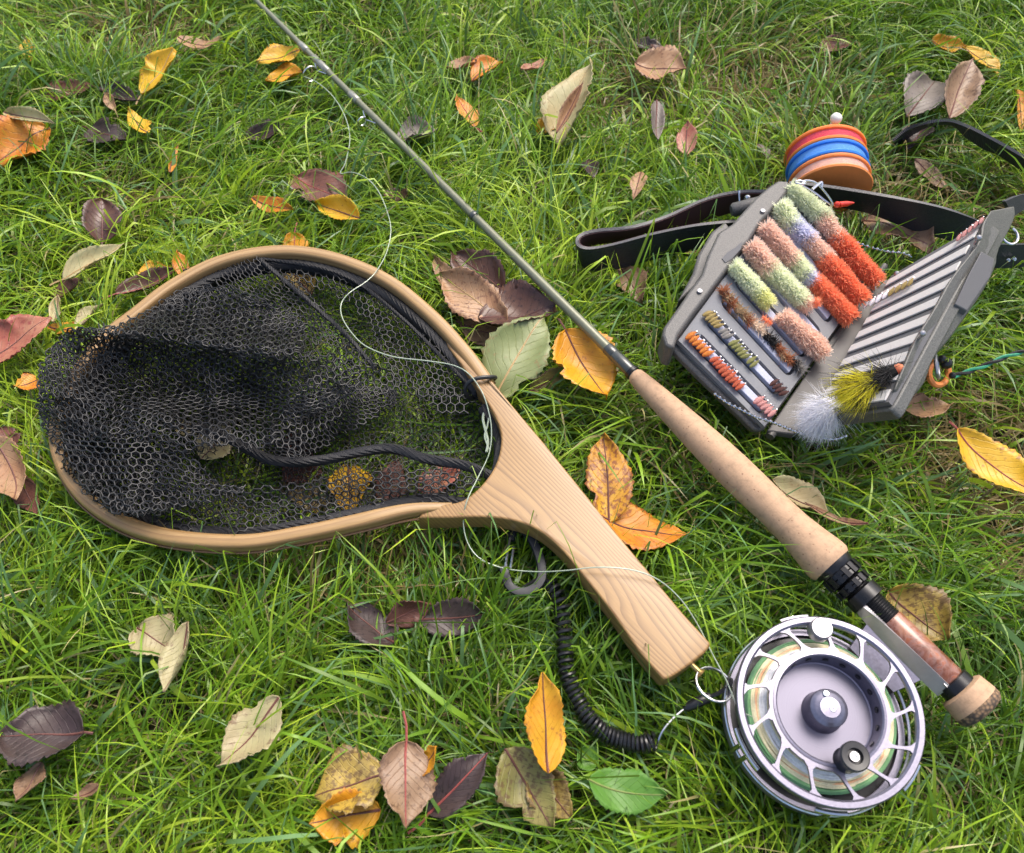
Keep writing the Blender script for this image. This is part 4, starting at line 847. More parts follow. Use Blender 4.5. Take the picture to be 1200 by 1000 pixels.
for mt, ph0, nm in ((M['greencord'], 0, 'green_strand'), (M['blackcord'], math.pi, 'black_strand')):
    s = np.linspace(0, L[-1], 200); p = np.stack([np.interp(s, L, cpt[:, i]) for i in range(3)], 1); T = np.gradient(p, axis=0); T /= np.linalg.norm(T, axis=1)[:, None]; A_ = np.cross(T, (0, 0, 1.)); B_ = np.cross(T, A_); ph = s/.022*2*math.pi+ph0
    m = MB(); m.tube(p+.0008*(A_*np.cos(ph)[:, None]+B_*np.sin(ph)[:, None]), .0010, 6); m.build(nm, mt, cord)
stamp_path(cpt[::8], .003, -.003)

# ---------------------------------------------------------------- fallen leaves
def leaf_mat(name, c1, c2, spot, sp_amt=.3, vein=None, gloss=.45):
    k = NM(name); uv = k.co('UV'); ob_ = k.n('ObjectInfo'); sx = k.n('SeparateXYZ'); k.l(uv, sx.inputs[0])
    of = k.n('VectorMath', operation='ADD'); k.l(k.co(), of.inputs[0]); cmb = k.n('CombineXYZ'); 
    for i in range(3): k.l(k.math('MULTIPLY', ob_.outputs['Random'], 7+3*i), cmb.inputs[i])
    k.l(cmb.outputs[0], of.inputs[1]); o = of.outputs[0]
    big = k.noise(o, 38, 4, .6); fine = k.noise(o, 330, 4, .7); g = k.mix(k.ramp(big, [(.40, (0,)*3), (.58, (1,)*3)]), c1, c2)
    av = k.math('ABSOLUTE', k.math('SUBTRACT', sx.outputs[1], .5))
    tv = k.math('ADD', k.math('SUBTRACT', k.math('MULTIPLY', sx.outputs[0], 9), k.math('MULTIPLY', av, 6.5)), k.math('MULTIPLY', k.noise(o, 60, 2), 1.3))
    tri = k.math('ABSOLUTE', k.math('SUBTRACT', k.math('FRACT', tv), .5)); sv = k.ramp(tri, [(.42, (0,)*3), (.5, (1,)*3)])
    mv = k.ramp(av, [(.0, (1,)*3), (.012, (.8,)*3), (.022, (0,)*3)])
    vc = vein or tuple(x*.55 for x in c1)
    ed = k.ramp(av, [(.28, (0,)*3), (.5, (1,)*3)])
    st_ = k.ramp(k.math('ADD', k.math('MULTIPLY', k.noise(o, 330, 4, .65), .9), k.math('MULTIPLY', ed, .12)), [(.62-sp_amt*.35, (0,)*3), (.70-sp_amt*.30, (1,)*3)])
    g = k.mix(k.math('MULTIPLY', fine, .35), g, tuple(x*.6 for x in c1)); g = k.mix(k.math('MULTIPLY', sv, .10), g, vc); g = k.mix(k.math('MULTIPLY', mv, .8), g, vc); g = k.mix(k.math('MULTIPLY', st_, .85), g, spot)
    k.col(g); k.set(Roughness=gloss); k.bump(k.math('SUBTRACT', k.math('MULTIPLY', fine, .4), k.math('MULTIPLY', sv, .5)), .5, .0008); k.translucent(.22, g)
    # stem material beside it
    return k.m
LM = {
 'yellow': leaf_mat('yellow_leaf', (.66, .36, .012), (.74, .46, .02), (.30, .11, .02), .22),
 'gold': leaf_mat('golden_leaf', (.64, .28, .012), (.70, .38, .02), (.34, .12, .02), .22),
 'orange': leaf_mat('orange_leaf', (.62, .20, .015), (.66, .32, .03), (.30, .08, .02), .3),
 'speckled': leaf_mat('speckled_leaf', (.66, .38, .02), (.58, .26, .02), (.20, .05, .02), .55),
 'mottled': leaf_mat('mottled_leaf', (.52, .36, .06), (.30, .22, .07), (.14, .08, .03), .55),
 'purple': leaf_mat('purple_brown_leaf', (.09, .042, .034), (.14, .068, .045), (.04, .022, .02), .3, (.05, .025, .025), .34),
 'dark': leaf_mat('dark_brown_leaf', (.055, .035, .035), (.075, .05, .045), (.025, .016, .014), .3, (.03, .02, .02), .4),
 'redbrown': leaf_mat('red_brown_leaf', (.20, .075, .05), (.15, .06, .045), (.06, .025, .02), .35),
 'red': leaf_mat('pinkish_red_leaf', (.40, .12, .08), (.46, .22, .13), (.28, .05, .05), .35, (.55, .28, .18)),
 'tan': leaf_mat('tan_leaf', (.38, .20, .10), (.46, .28, .15), (.16, .07, .04), .35, (.22, .09, .04)),
 'beige': leaf_mat('beige_leaf', (.40, .33, .18), (.44, .40, .20), (.20, .13, .07), .25, (.30, .22, .11)),
 'cream': leaf_mat('cream_leaf', (.55, .44, .22), (.50, .46, .24), (.30, .20, .09), .2),
 'green': leaf_mat('dull_green_leaf', (.20, .24, .085), (.26, .30, .12), (.24, .18, .07), .2, (.42, .34, .19)),
 'olive': leaf_mat('olive_leaf', (.20, .19, .05), (.30, .26, .08), (.12, .07, .03), .5, (.16, .12, .04)),
 'mauve': leaf_mat('mauve_brown_leaf', (.26, .155, .09), (.33, .21, .12), (.13, .07, .04), .4, (.14, .055, .05)),
 'grey': leaf_mat('grey_brown_leaf', (.17, .14, .12), (.22, .18, .15), (.09, .07, .06), .35),
 'weed': leaf_mat('living_leaf', (.10, .25, .03), (.13, .29, .04), (.08, .18, .03), .1, (.22, .36, .09))}
STEM = {k_: plain(k_+'_stalk', c, .5) for k_, c in dict(light=(.40, .27, .12), dark=(.13, .05, .04), red=(.30, .07, .06), green=(.18, .22, .06)).items()}
def leaf(bx, by, tx, ty, wpx, mat, label, z=.034, dz=0, cup=.25, curl=0, roll=0, stem=14, twist=0, sm='dark', shape=.9, seed=None, ex=None):
    r = random.Random(seed if seed is not None else int(bx*7+by*13)); z -= .0075; dz += r.uniform(-.004, .009); roll += r.uniform(-.34, .34); bite = (r.uniform(.2, .9), r.choice((-1, 1)), r.uniform(0, .45)); curl += r.uniform(-.15, .32); cup += r.uniform(-.05, .38); twist += r.uniform(-.25, .25); a = P(bx, by, z); b = P(tx, ty, z+dz); L = np.linalg.norm(b-a); X = nrm(b-a)
    sc1 = np.linalg.norm(P(bx+5, by, z)-P(bx-5, by, z))/10; Wd = wpx*sc1/2
    Y = nrm(np.cross((0, 0, 1), X)); Y = Y*math.cos(roll)+np.cross(X, Y)*math.sin(roll); N = np.cross(X, Y)
    fs_ = abs(nrm(np.cross((0, 0, 1), X))[1]); Wd *= 1+.35*fs_
    nl, nw = 26, 10; vs, uv = [], []; ph = r.uniform(0, 6); bend = r.uniform(.02, .06)
    for i in range(nl+1):
        u = i/nl; wu = max(0, math.sin(math.pi*u**shape))**.72*(1-.25*u**3)*(1+.0*u)
        if u > .85: wu *= max(.0, 1-(u-.85)/.15*.55)
        for j in range(nw+1):
            v = 2*j/nw-1; ser = 1+(.045*((i % 2)*2-1)+.03*math.sin(i*1.7+ph))*(abs(v) > .95)
            y = v*wu*Wd*ser*(1-bite[2]*(v*bite[1] > .3)*math.exp(-((u-bite[0])/.06)**2))*(1+.10*math.sin(4.3*u+ph+v)+.06*math.sin(11*u+2*ph*v))+.06*Wd*math.sin(3*u+ph); h = cup*Wd*(v*v)*wu+.12*Wd*math.sin(7*u+ph*2)*math.sin(2.2*v+ph)*wu+curl*L*(u-.5)**2*2+bend*L*math.sin(u*5+ph)*.5+.07*Wd*math.sin(9*u+3*v+ph)*abs(v)+twist*v*u*Wd
            cr = .5*curl; vs.append(a+X*(u*L)+Y*y+N*h+np.array([0, 0, .0])); uv.append((u, .5+.5*v*max(wu, .15)))
    m = MB(); w1 = nw+1; m.add(vs, [(i*w1+j, (i+1)*w1+j, (i+1)*w1+j+1, i*w1+j+1) for i in range(nl) for j in range(nw)], uv)
    o = m.build('fallen_leaf' if mat != 'weed' else 'weed_leaf', LM[mat]); md = o.modifiers.new('t', 'SOLIDIFY'); md.thickness = .00035; md.offset = 0
    tag(o, label, 'leaf')
    mid = [vs[i*w1+nw//2]+N*.0002 for i in range(0, nl+1, 2)]; sl_ = stem*sc1
    pts = []
    if stem: s0 = mid[0]-X*sl_+Y*r.uniform(-.3, .3)*sl_+np.array([0, 0, .004*r.uniform(-.5, 1)]); pts = [s0, .5*(s0+mid[0])+Y*r.uniform(-.1, .1)*sl_]
    al = pts+mid; m = MB(); m.tube(al, np.linspace(.0007 if L > .03 else .00045, .0002, len(al)), 5); m.build('stalk', STEM[sm], o)
    outl = [vs[i*w1] for i in range(nl+1)]+[vs[i*w1+nw] for i in range(nl, -1, -1)]
    zz = min(v_[2] for v_ in vs); stamp(outl, max(.012, zz-.001+.3*(a[2]-zz)), cap_leaf)
    return o
Lf = leaf
Lf(33, 48, 39, 74, 17, 'yellow', 'small yellow leaf at the far top left corner of the lawn', stem=0)
Lf(168, 113, 207, 60, 34, 'yellow', 'bright yellow leaf standing upright in the grass at the upper left', z=.034, dz=.008, cup=.2, sm='light')
Lf(174, 161, 150, 131, 20, 'yellow', 'small yellow oval leaf below the bright yellow leaf at the upper left', stem=0)
Lf(2, 130, 64, 144, 14, 'cream', 'cream curled leaf edge above the orange leaf at the left edge', z=.044, cup=.9, roll=.5, stem=0)
Lf(58, 148, -12, 192, 48, 'orange', 'broad orange leaf cut off by the left edge near the top', z=.034, stem=0, cup=.2)
Lf(104, 152, 150, 166, 32, 'dark', 'dark purple leaf lying under the small yellow oval leaf', z=.026)
Lf(116, 108, 168, 122, 22, 'dark', 'dark crumpled leaf left of the bright yellow leaf', z=.028, cup=.6)
Lf(48, 116, 112, 98, 24, 'redbrown', 'faded brown leaf half sunk in the grass at the upper left', z=.024)
Lf(135, 130, 122, 108, 10, 'tan', 'narrow tan sliver of leaf on the dark leaves at the upper left', z=.036, stem=8, sm='light')
Lf(120, 284, 117, 230, 44, 'purple', 'upright purple brown leaf left of centre above the net', z=.036, dz=.004)
Lf(76, 330, 146, 286, 24, 'cream', 'long cream tan leaf pointing up to the right above the net', z=.040, stem=16, sm='light', cup=.5)
Lf(197, 206, 207, 170, 9, 'orange', 'thin orange sliver of leaf in the grass above the net', stem=0, roll=.8)
Lf(290, 166, 337, 150, 22, 'dark', 'dark brown leaf in the grass between net and rod tip', z=.024, cup=.5)
Lf(136, 348, 208, 320, 22, 'purple', 'purple leaf with a red edge touching the net hoop', z=.040, cup=.7, roll=.3, sm='red')
Lf(160, 322, 200, 312, 18, 'gold', 'small golden leaf behind the purple leaf at the hoop', z=.034, stem=0)
Lf(218, 330, 208, 296, 18, 'orange', 'orange brown leaf tip standing above the net hoop', z=.036, stem=0)
Lf(298, 236, 346, 250, 16, 'orange', 'narrow pinkish orange leaf between the net and the rod', z=.038, stem=0)
Lf(347, 208, 408, 238, 46, 'redbrown', 'broad red brown leaf beside the looping line', z=.034, sm='red')
Lf(422, 256, 370, 240, 24, 'yellow', 'small yellow leaf lying against the red brown leaf', z=.040, stem=0, cup=.4)
Lf(346, 276, 346, 302, 30, 'gold', 'golden leaf with red stalk just above the top of the hoop', z=.038, stem=16, sm='red')
Lf(352, 62, 301, 74, 26, 'yellow', 'upper yellow leaf of the two beside the rod tip', z=.036, stem=0)
Lf(354, 84, 312, 97, 26, 'gold', 'lower yellow leaf of the two beside the rod tip', z=.036, stem=0)
Lf(210, 52, 264, 54, 20, 'tan', 'tan orange leaf near the top edge left of the rod', stem=0)
Lf(524, 84, 560, 76, 20, 'tan', 'left tan leaf of a pair at the top centre', stem=0)
Lf(552, 92, 590, 70, 24, 'orange', 'right orange leaf of a pair at the top centre', z=.038, stem=0)
Lf(611, 86, 641, 72, 14, 'red', 'small pinkish red leaf right of the orange pair at the top', z=.040, stem=0)
Lf(557, 150, 534, 113, 22, 'orange', 'small orange yellow leaf right of the rod near the top', z=.036, sm='red')
Lf(466, 168, 516, 158, 44, 'grey', 'grey brown leaf tucked behind the upper rod', z=.032)
Lf(424, 180, 452, 182, 16, 'dark', 'small dark leaf left of the rod under the line', z=.024)
Lf(630, 158, 664, 138, 24, 'gold', 'golden leaf under the tall pale leaf', z=.034, stem=0)
Lf(655, 168, 690, 68, 56, 'cream', 'tall pale yellow leaf standing upright at the top centre', z=.040, dz=.016, cup=.55, roll=-.25, sm='light', stem=8)
Lf(652, 160, 684, 100, 12, 'tan', 'rolled orange edge strip along the tall pale leaf', z=.056, dz=.012, cup=1.2, stem=0)
Lf(452, 228, 480, 232, 18, 'purple', 'small purple leaf left of the middle rod', z=.026)
Lf(533, 240, 527, 262, 12, 'dark', 'small dark leaf scrap close to the middle rod', z=.024, stem=0)
Lf(590, 340, 528, 296, 42, 'purple', 'purple brown leaf with a hole, top of the heap between net and rod', z=.040, cup=.4, sm='dark', stem=0)
Lf(592, 384, 516, 320, 46, 'tan', 'orange tan leaf on the left of the heap between net and rod', z=.038, sm='light', stem=26)
Lf(562, 378, 652, 366, 54, 'purple', 'glossy dark purple leaf on the right of the heap beside the rod', z=.036)
Lf(540, 380, 606, 400, 34, 'mauve', 'dull brown leaf at the bottom of the heap between net and rod', z=.028)
Lf(530, 345, 508, 300, 20, 'tan', 'faded tan leaf behind the heap, left of the rod', z=.030, stem=0)
Lf(576, 466, 640, 366, 62, 'green', 'dull green leaf with a pale midrib between hoop and rod', z=.044, cup=.12, sm='light', stem=0)
Lf(618, 464, 664, 430, 20, 'olive', 'olive leaf showing from under the green leaf', z=.032, stem=0)
Lf(662, 396, 708, 474, 66, 'gold', 'golden yellow leaf beside the rod just above the cork grip', z=.042, cup=.2, sm='dark', stem=16)
Lf(700, 412, 726, 436, 18, 'mauve', 'brown scrap of leaf showing behind the rod above the grip', z=.030, stem=0)
Lf(716, 612, 706, 508, 60, 'speckled', 'yellow leaf with brown speckles standing above the net handle', z=.044, cup=.25, stem=0)
Lf(698, 612, 806, 632, 50, 'orange', 'orange yellow leaf coming out from behind the net handle', z=.040, cup=.25, stem=0)
Lf(-20, 430, 60, 372, 52, 'red', 'large pinkish red leaf at the left edge beside the net', z=.042, stem=0, cup=.2)
Lf(90, 386, 122, 358, 24, 'beige', 'small olive beige leaf at the top left of the net bag', z=.040, stem=0, cup=.3)
Lf(58, 384, 102, 392, 18, 'orange', 'brownish orange leaf under the olive beige leaf by the net', z=.030, stem=0)
Lf(64, 380, 70, 348, 14, 'cream', 'cream curled leaf scrap at the tip of the pinkish red leaf', z=.040, stem=0, cup=.9)
Lf(66, 348, 98, 330, 22, 'redbrown', 'rotten red brown leaf below the long cream leaf', z=.026)
Lf(48, 446, 16, 454, 22, 'orange', 'small orange leaf with a pale edge left of the net bag', z=.038, stem=0)
Lf(2, 500, 14, 532, 24, 'redbrown', 'brown leaf cut off by the left edge beside the net', z=.036, stem=0)
Lf(4, 520, 26, 590, 38, 'tan', 'tan and orange leaf at the left edge below the net bag', z=.042, stem=0, cup=.35)
Lf(22, 560, 46, 604, 24, 'redbrown', 'orange brown leaf under the tan leaf at the left edge', z=.032, stem=0)
Lf(410, 542, 408, 602, 46, 'yellow', 'yellow leaf seen through the lower part of the net mesh', z=.024, stem=0)
Lf(346, 542, 372, 604, 42, 'mottled', 'yellow and brown mottled leaf under the net mesh', z=.022, stem=0)
Lf(332, 540, 380, 556, 34, 'redbrown', 'red brown leaf under the rolled seam of the net', z=.025, stem=0)
Lf(348, 536, 342, 508, 20, 'redbrown', 'upright reddish leaf tip above the rolled seam inside the net', z=.028, stem=0)
Lf(450, 592, 466, 538, 34, 'redbrown', 'dark brown leaf under the mesh right of the yellow leaf', z=.022, stem=0)
Lf(494, 580, 542, 544, 34, 'red', 'red leaf under the mesh near the handle end of the net', z=.024, stem=0)
Lf(238, 540, 270, 496, 34, 'beige', 'pale green leaf seen through the middle of the net', z=.030, stem=0)
Lf(205, 498, 232, 508, 14, 'beige', 'small pale leaf scrap under the dark folds of the net', z=.034, stem=0)
Lf(366, 344, 332, 308, 30, 'mottled', 'olive yellow leaf under the net just inside the top of the hoop', z=.028, stem=0)
Lf(100, 862, -2, 866, 62, 'dark', 'large dark purple leaf in the grass at the lower left', z=.042, stem=10, cup=.15)
Lf(52, 896, 20, 942, 32, 'mauve', 'brown pinkish leaf below the large dark leaf at the lower left', z=.038, stem=0)
Lf(162, 735, 206, 768, 42, 'beige', 'blunt beige leaf at the lower left, left one of a pair', z=.040, stem=0, cup=.15, shape=.7)
Lf(228, 732, 198, 814, 32, 'beige', 'folded pale green leaf at the lower left, right one of a pair', z=.044, stem=0, cup=.8, roll=.3)
Lf(332, 822, 258, 902, 50, 'beige', 'olive beige leaf with a curled edge in the lower left grass', z=.044, stem=0, cup=.3, curl=.15)
Lf(120, 922, 84, 938, 12, 'mauve', 'small brown leaf scrap near the bottom left', z=.036, stem=0)
Lf(460, 758, 404, 712, 44, 'dark', 'dark purple leaf below the hoop, left one of three', z=.028, stem=0)
Lf(452, 728, 506, 708, 26, 'redbrown', 'dark red leaf below the hoop, middle one of three', z=.032, stem=0, roll=.5)
Lf(494, 726, 570, 720, 36, 'dark', 'dark brown leaf below the hoop, right one of three', z=.026, stem=0)
Lf(452, 908, 366, 930, 62, 'mottled', 'yellow mottled leaf left of the mauve leaf at the bottom', z=.040, stem=0, cup=.2)
Lf(446, 950, 362, 962, 46, 'gold', 'golden leaf below the mottled leaf at the bottom', z=.036, stem=0)
Lf(478, 868, 474, 972, 66, 'mauve', 'mauve brown leaf with upright stalk at the bottom centre', z=.048, stem=32, cup=.12, sm='red', shape=.8)
Lf(488, 908, 515, 874, 24, 'gold', 'golden leaf tip behind the mauve leaf at the bottom', z=.042, stem=0)
Lf(500, 955, 572, 882, 40, 'dark', 'dark red brown leaf right of the mauve leaf at the bottom', z=.034, stem=30, sm='red')
Lf(640, 906, 634, 788, 52, 'gold', 'tall orange yellow leaf standing near the coil leash at the bottom', z=.052, dz=.006, cup=.2, stem=0, roll=.25)
Lf(590, 880, 650, 972, 56, 'olive', 'olive brown leaf under the tall orange yellow leaf', z=.038, stem=0, cup=.3)
Lf(620, 900, 672, 960, 40, 'mottled', 'mottled brown leaf right of the olive leaf at the bottom', z=.036, stem=0)
Lf(688, 918, 778, 936, 42, 'weed', 'flat green plantain leaf below the coil leash', z=.040, stem=0, cup=.1, sm='green')
Lf(676, 880, 700, 898, 26, 'weed', 'small round green weed leaf near the bottom centre', z=.030, stem=0, sm='green')
Lf(1118, 510, 1214, 588, 44, 'yellow', 'yellow leaf near the right edge below the fly box', z=.044, stem=12, sm='red')
Lf(1040, 694, 1108, 752, 60, 'mottled', 'mottled golden brown leaf behind the reel seat', z=.034, stem=0)
Lf(902, 566, 966, 606, 32, 'cream', 'pale yellow green leaf showing behind the cork grip', z=.040, stem=0, cup=.6)
Lf(1014, 620, 940, 596, 9, 'tan', 'thin rolled brown leaf tail right of the cork grip', z=.046, stem=0, cup=.5)
Lf(744, 76, 804, 84, 44, 'tan', 'pinkish tan leaf near the top right of centre', z=.036, stem=0)
Lf(764, 52, 780, 72, 18, 'purple', 'purple leaf scrap at the top edge right of centre', z=.032, stem=0)
Lf(767, 122, 770, 168, 18, 'grey', 'narrow mauve grey leaf standing right of the tall pale leaf', z=.042, stem=0, cup=.5)
Lf(804, 184, 806, 142, 24, 'red', 'peach pink leaf right of the tall pale leaf', z=.040, stem=0)
Lf(1064, 132, 1100, 92, 42, 'grey', 'grey brown crumpled leaf above the webbing strap', z=.036, stem=0, cup=.4)
Lf(1108, 142, 1138, 72, 36, 'mauve', 'upright brown leaf above the webbing strap at the upper right', z=.044, dz=.006, stem=0, cup=.5)
Lf(1130, 52, 1172, 88, 26, 'yellow', 'yellow leaf in the upper right corner', z=.038, stem=0)
Lf(1088, 52, 1128, 58, 20, 'gold', 'golden leaf at the top edge left of the corner leaf', z=.036, stem=0)
Lf(1190, 100, 1202, 150, 16, 'orange', 'orange leaf scrap at the right edge near the top', stem=0)
Lf(1070, 190, 1114, 224, 18, 'mauve', 'dull brown leaf under the webbing strap arch', z=.028, stem=0)
Lf(1086, 148, 1060, 176, 26, 'dark', 'dark leaf under the end of the webbing strap', z=.026, stem=0)
Lf(752, 200, 742, 232, 16, 'tan', 'small tan leaf above the leather strap loop', z=.036, stem=0)
Lf(688, 188, 694, 210, 20, 'dark', 'small dark leaf below the tall pale leaf', z=.028, stem=0)
Lf(888, 168, 900, 186, 14, 'grey', 'small grey leaf scrap left of the coloured spools', z=.030, stem=0)
Lf(728, 312, 752, 354, 32, 'mauve', 'mauve tan leaf under the leather strap loop', z=.030, stem=0)
Lf(804, 288, 826, 302, 24, 'olive', 'olive leaf between strap and fly box', z=.028, stem=0)
Lf(1012, 252, 1096, 290, 54, 'mauve', 'taupe leaf lying behind the open fly box', z=.036, stem=0)
Lf(972, 332, 1010, 300, 26, 'redbrown', 'red brown leaf in the gap at the top of the fly box', z=.034, stem=0)
Lf(1056, 482, 1114, 476, 26, 'tan', 'tan leaf under the lower right corner of the lid', z=.032, stem=20, sm='light')
Lf(776, 62, 742, 48, 16, 'dark', 'dark scrap beside the purple leaf at the top edge', z=.026, stem=0)
Lf(960, 60, 1004, 48, 20, 'redbrown', 'dull brown leaf at the top edge above the spools', z=.024, stem=0)

# ---------------------------------------------------------------- grass
def strips(roots, lens, ang, az, curve, width, seg, col0, col1, useleaf, twist, wander, caps=True):
    n = len(roots); pos = np.zeros((n, seg+1, 3)); pos[:, 0] = roots; step = lens/seg; a = ang.copy(); z_ = az.copy()
    dirs = np.zeros((n, seg+1, 3))
    for k_ in range(seg+1):
        d = np.stack([np.cos(a)*np.cos(z_), np.cos(a)*np.sin(z_), np.sin(a)], 1); dirs[:, k_] = d
        if k_ < seg: pos[:, k_+1] = pos[:, k_]+d*step[:, None]
        a = a-curve*(1+.5*k_/seg); z_ = z_+wander
    if caps:
        i = ((pos[..., 0]-GX0)/GS).astype(int).clip(0, GNX-1); j = ((pos[..., 1]-GY0)/GS).astype(int).clip(0, GNY-1)
        c = cap_obj[i, j]; cl = np.where(useleaf[:, None], cap_leaf[i, j], 9.); c = np.minimum(c, cl)
        jit = .6+.4*rng.random((n, 1)); lim = c*jit
        pos[..., 2] = np.where(pos[..., 2] > c, np.maximum(.002, lim), pos[..., 2])
    pos[..., 2] = np.maximum(pos[..., 2], .001+.004*rng.random((n, 1)))
    T = np.gradient(pos, axis=1); T /= np.linalg.norm(T, axis=2)[..., None]+1e-9
    S = np.stack([-np.sin(az), np.cos(az), 0*az], 1)[:, None]+0*T; S = S-T*(S*T).sum(2)[..., None]; S /= np.linalg.norm(S, axis=2)[..., None]+1e-9
    Nn_ = np.cross(T, S); tw = (twist[:, None]*(.5+np.linspace(0, 1, seg+1)[None]))[..., None]; S = S*np.cos(tw)+Nn_*np.sin(tw)
    t = np.linspace(0, 1, seg+1); prof = (.65+.5*t)*(1-t**3.2)+.02; Wd = width[:, None]*prof[None]
    A = pos+S*Wd[..., None]*.5; B = pos-S*Wd[..., None]*.5
    V = np.stack([A, B], 2).reshape(n*(seg+1)*2, 3)
    k_ = np.arange(seg); f = np.stack([2*k_, 2*k_+1, 2*k_+3, 2*k_+2], 1)[None]+(np.arange(n)*(seg+1)*2)[:, None, None]
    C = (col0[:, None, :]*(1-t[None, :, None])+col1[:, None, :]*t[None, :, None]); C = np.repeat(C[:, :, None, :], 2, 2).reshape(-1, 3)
    return V, f.reshape(-1, 4), C
def fast_mesh(name, V, F, C, mat):
    me = bpy.data.meshes.new(name); me.vertices.add(len(V)); me.vertices.foreach_set('co', V.astype(np.float32).ravel()); me.loops.add(F.size); me.loops.foreach_set('vertex_index', F.astype(np.int32).ravel())
    me.polygons.add(len(F)); me.polygons.foreach_set('loop_start', np.arange(0, F.size, 4, dtype=np.int32)); me.update(calc_edges=True)
    at = me.color_attributes.new('tint', 'FLOAT_COLOR', 'POINT'); at.data.foreach_set('color', np.hstack([C, np.ones((len(C), 1))]).astype(np.float32).ravel())
    me.polygons.foreach_set('use_smooth', np.ones(len(F), bool)); me.materials.append(mat); me.update(); return me
k = NM('grass_blades'); at = k.n('Attribute'); at.attribute_name = 'tint'; f = k.noise(k.co(), 260, 2)
g = k.mix(k.math('MULTIPLY', f, .3), at.outputs['Color'], (.10, .16, .02)); k.col(g); k.set(Roughness=.36); k.b.inputs['Specular IOR Level'].default_value = .42; k.translucent(.34, g); M['grass'] = k.m
k = NM('dry_thatch'); at = k.n('Attribute'); at.attribute_name = 'tint'; k.col(at.outputs['Color']); k.set(Roughness=.8); M['thatch'] = k.m
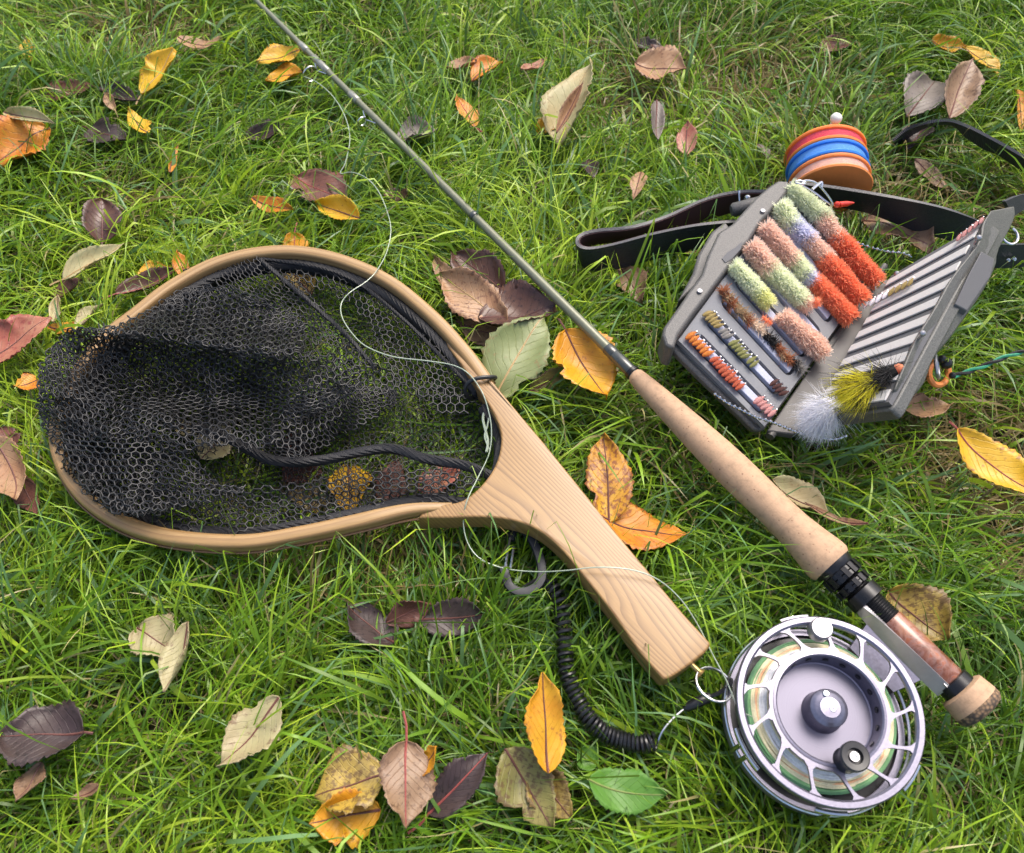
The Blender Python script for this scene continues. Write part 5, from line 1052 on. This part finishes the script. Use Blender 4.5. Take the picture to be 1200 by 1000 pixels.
def tuft_field(n, x0, x1, y0, y1, seed, cull=True, caps=True):
    r = np.random.default_rng(seed); nt_ = int(n/16); tx = r.uniform(x0, x1, nt_); ty = r.uniform(y0, y1, nt_); ti = r.integers(0, nt_, n)
    rad = np.abs(r.normal(0, .009, n)); th = r.uniform(0, 2*math.pi, n); x = tx[ti]+rad*np.cos(th); y = ty[ti]+rad*np.sin(th)
    if cull:
        lim = .33+.30*np.clip((y+.25)/.73, 0, 1.1); ok = (np.abs(x) < lim); x, y, th, ti = x[ok], y[ok], th[ok], ti[ok]
    n = len(x)
    flow = 2.6*vnoise(x*5+3, y*5+8, 301)+1.4*vnoise(x*13, y*13, 302)+.6+r.normal(0, .35, nt_)[ti]
    fx = np.cos(flow); fy = np.sin(flow); ox = np.cos(th); oy = np.sin(th); q = r.uniform(.15, 1.2, n); az = np.arctan2(fy*.8+oy*q, fx*.8+ox*q)+r.normal(0, .45, n)
    dens = vnoise(x*9, y*9, 303); thin = vnoise(x*6+30, y*6, 305)
    L = np.clip(r.lognormal(math.log(.046), .38, n)*(1+.25*dens), .014, .10)
    ang = np.radians(np.clip(r.normal(58, 18, n), 12, 88)); curve = np.radians(r.uniform(5, 19, n)); wd = np.clip(r.lognormal(math.log(.00120), .42, n), .0006, .0036)
    tuftc = r.random(nt_)[ti]; u = np.clip(.5+.35*vnoise(x*7, y*7, 304)+r.normal(0, .25, n)+.45*(tuftc-.5)-.35*np.clip(x*2.2, -.5, .6)*np.clip(1-(y+.1)*2, 0, 1), 0, 1)[:, None]
    c_d = np.array([.050, .15, .008]); c_m = np.array([.20, .39, .012]); c_y = np.array([.44, .60, .035]); c_b = np.array([.13, .27, .10]); c_s = np.array([.52, .44, .20])
    c = np.where(u < .5, c_d+(c_m-c_d)*u*2, c_m+(c_y-c_m)*(u-.5)*2)
    ty_ = r.random(n)[:, None]; c = np.where(ty_ < .10, c_b, c); st_ = ty_ > (.945-.06*(thin[:, None] > .3)); c = np.where(st_, c_s*r.uniform(.5, 1.1, (n, 1)), c)
    wd = wd*(.66+.48*tuftc); wd = np.where(ty_[:, 0] < .10, wd*1.4, wd); L = np.where(st_[:, 0], L*.8, L); c *= r.uniform(.75, 1.25, (n, 1))
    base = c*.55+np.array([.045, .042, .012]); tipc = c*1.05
    roots = np.stack([x, y, np.full(n, .001)], 1)
    # thin patches of worn turf
    worn = np.exp(-(((x-P(430, 660, 0)[0])/.050)**2+((y-P(430, 660, 0)[1])/.028)**2))+.8*np.clip((vnoise(x*10+5, y*10+2, 306)-.45)*4, 0, 1)+.7*np.exp(-(((x-P(860, 110, 0)[0])/.08)**2+((y-P(860, 110, 0)[1])/.05)**2))
    L = L*(1-.6*np.clip(worn, 0, 1)); c_w = np.array([.22, .15, .06]); mk = (r.random(n) < worn*.75)[:, None]; base = np.where(mk, c_w, base); tipc = np.where(mk, c_w*1.2, tipc)
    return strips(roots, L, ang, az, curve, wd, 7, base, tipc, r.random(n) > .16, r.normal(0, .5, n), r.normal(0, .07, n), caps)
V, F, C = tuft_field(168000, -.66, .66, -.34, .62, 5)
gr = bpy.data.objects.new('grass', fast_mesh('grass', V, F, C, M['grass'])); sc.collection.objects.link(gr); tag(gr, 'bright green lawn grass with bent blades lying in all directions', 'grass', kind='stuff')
# dead stems under it
n = 26000; r = np.random.default_rng(9); x = r.uniform(-.64, .64, n); y = r.uniform(-.32, .62, n); lim = .33+.30*np.clip((y+.25)/.73, 0, 1.1); ok = np.abs(x) < lim; x, y = x[ok], y[ok]; n = len(x)
cc = np.array([.20, .15, .07])*r.uniform(.25, 1.3, (n, 1))+np.array([.02, .03, 0])*r.random((n, 1))
V, F, C = strips(np.stack([x, y, r.uniform(.002, .014, n)], 1), r.uniform(.012, .04, n), np.radians(r.normal(8, 14, n)), r.uniform(0, 6.28, n), np.radians(r.uniform(-1, 6, n)), r.uniform(.0005, .0014, n), 4, cc, cc, np.ones(n, bool), r.normal(0, .6, n), r.normal(0, .15, n))
th_ = bpy.data.objects.new('thatch', fast_mesh('thatch', V, F, C, M['thatch'])); sc.collection.objects.link(th_); tag(th_, 'dry brown thatch and moss at the foot of the grass', 'thatch', kind='stuff')
# the lawn goes on outside the picture: one shared tile
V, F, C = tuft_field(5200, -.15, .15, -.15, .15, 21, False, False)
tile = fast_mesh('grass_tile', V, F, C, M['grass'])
for i in range(-6, 7):
    for j in range(-4, 8):
        cx, cy = i*.272, j*.272
        lim = .33+.30*min(1.1, max(0, (cy+.25)/.73))
        if abs(cx) < lim-.02 and -.30 < cy < .60: continue
        o = bpy.data.objects.new('grass', tile); sc.collection.objects.link(o); o.location = (cx, cy, 0); o.rotation_euler = (0, 0, random.choice((0, math.pi/2, math.pi, -math.pi/2))); tag(o, 'lawn grass running on beyond the laid out gear', 'grass', 'surrounding lawn', 'stuff')
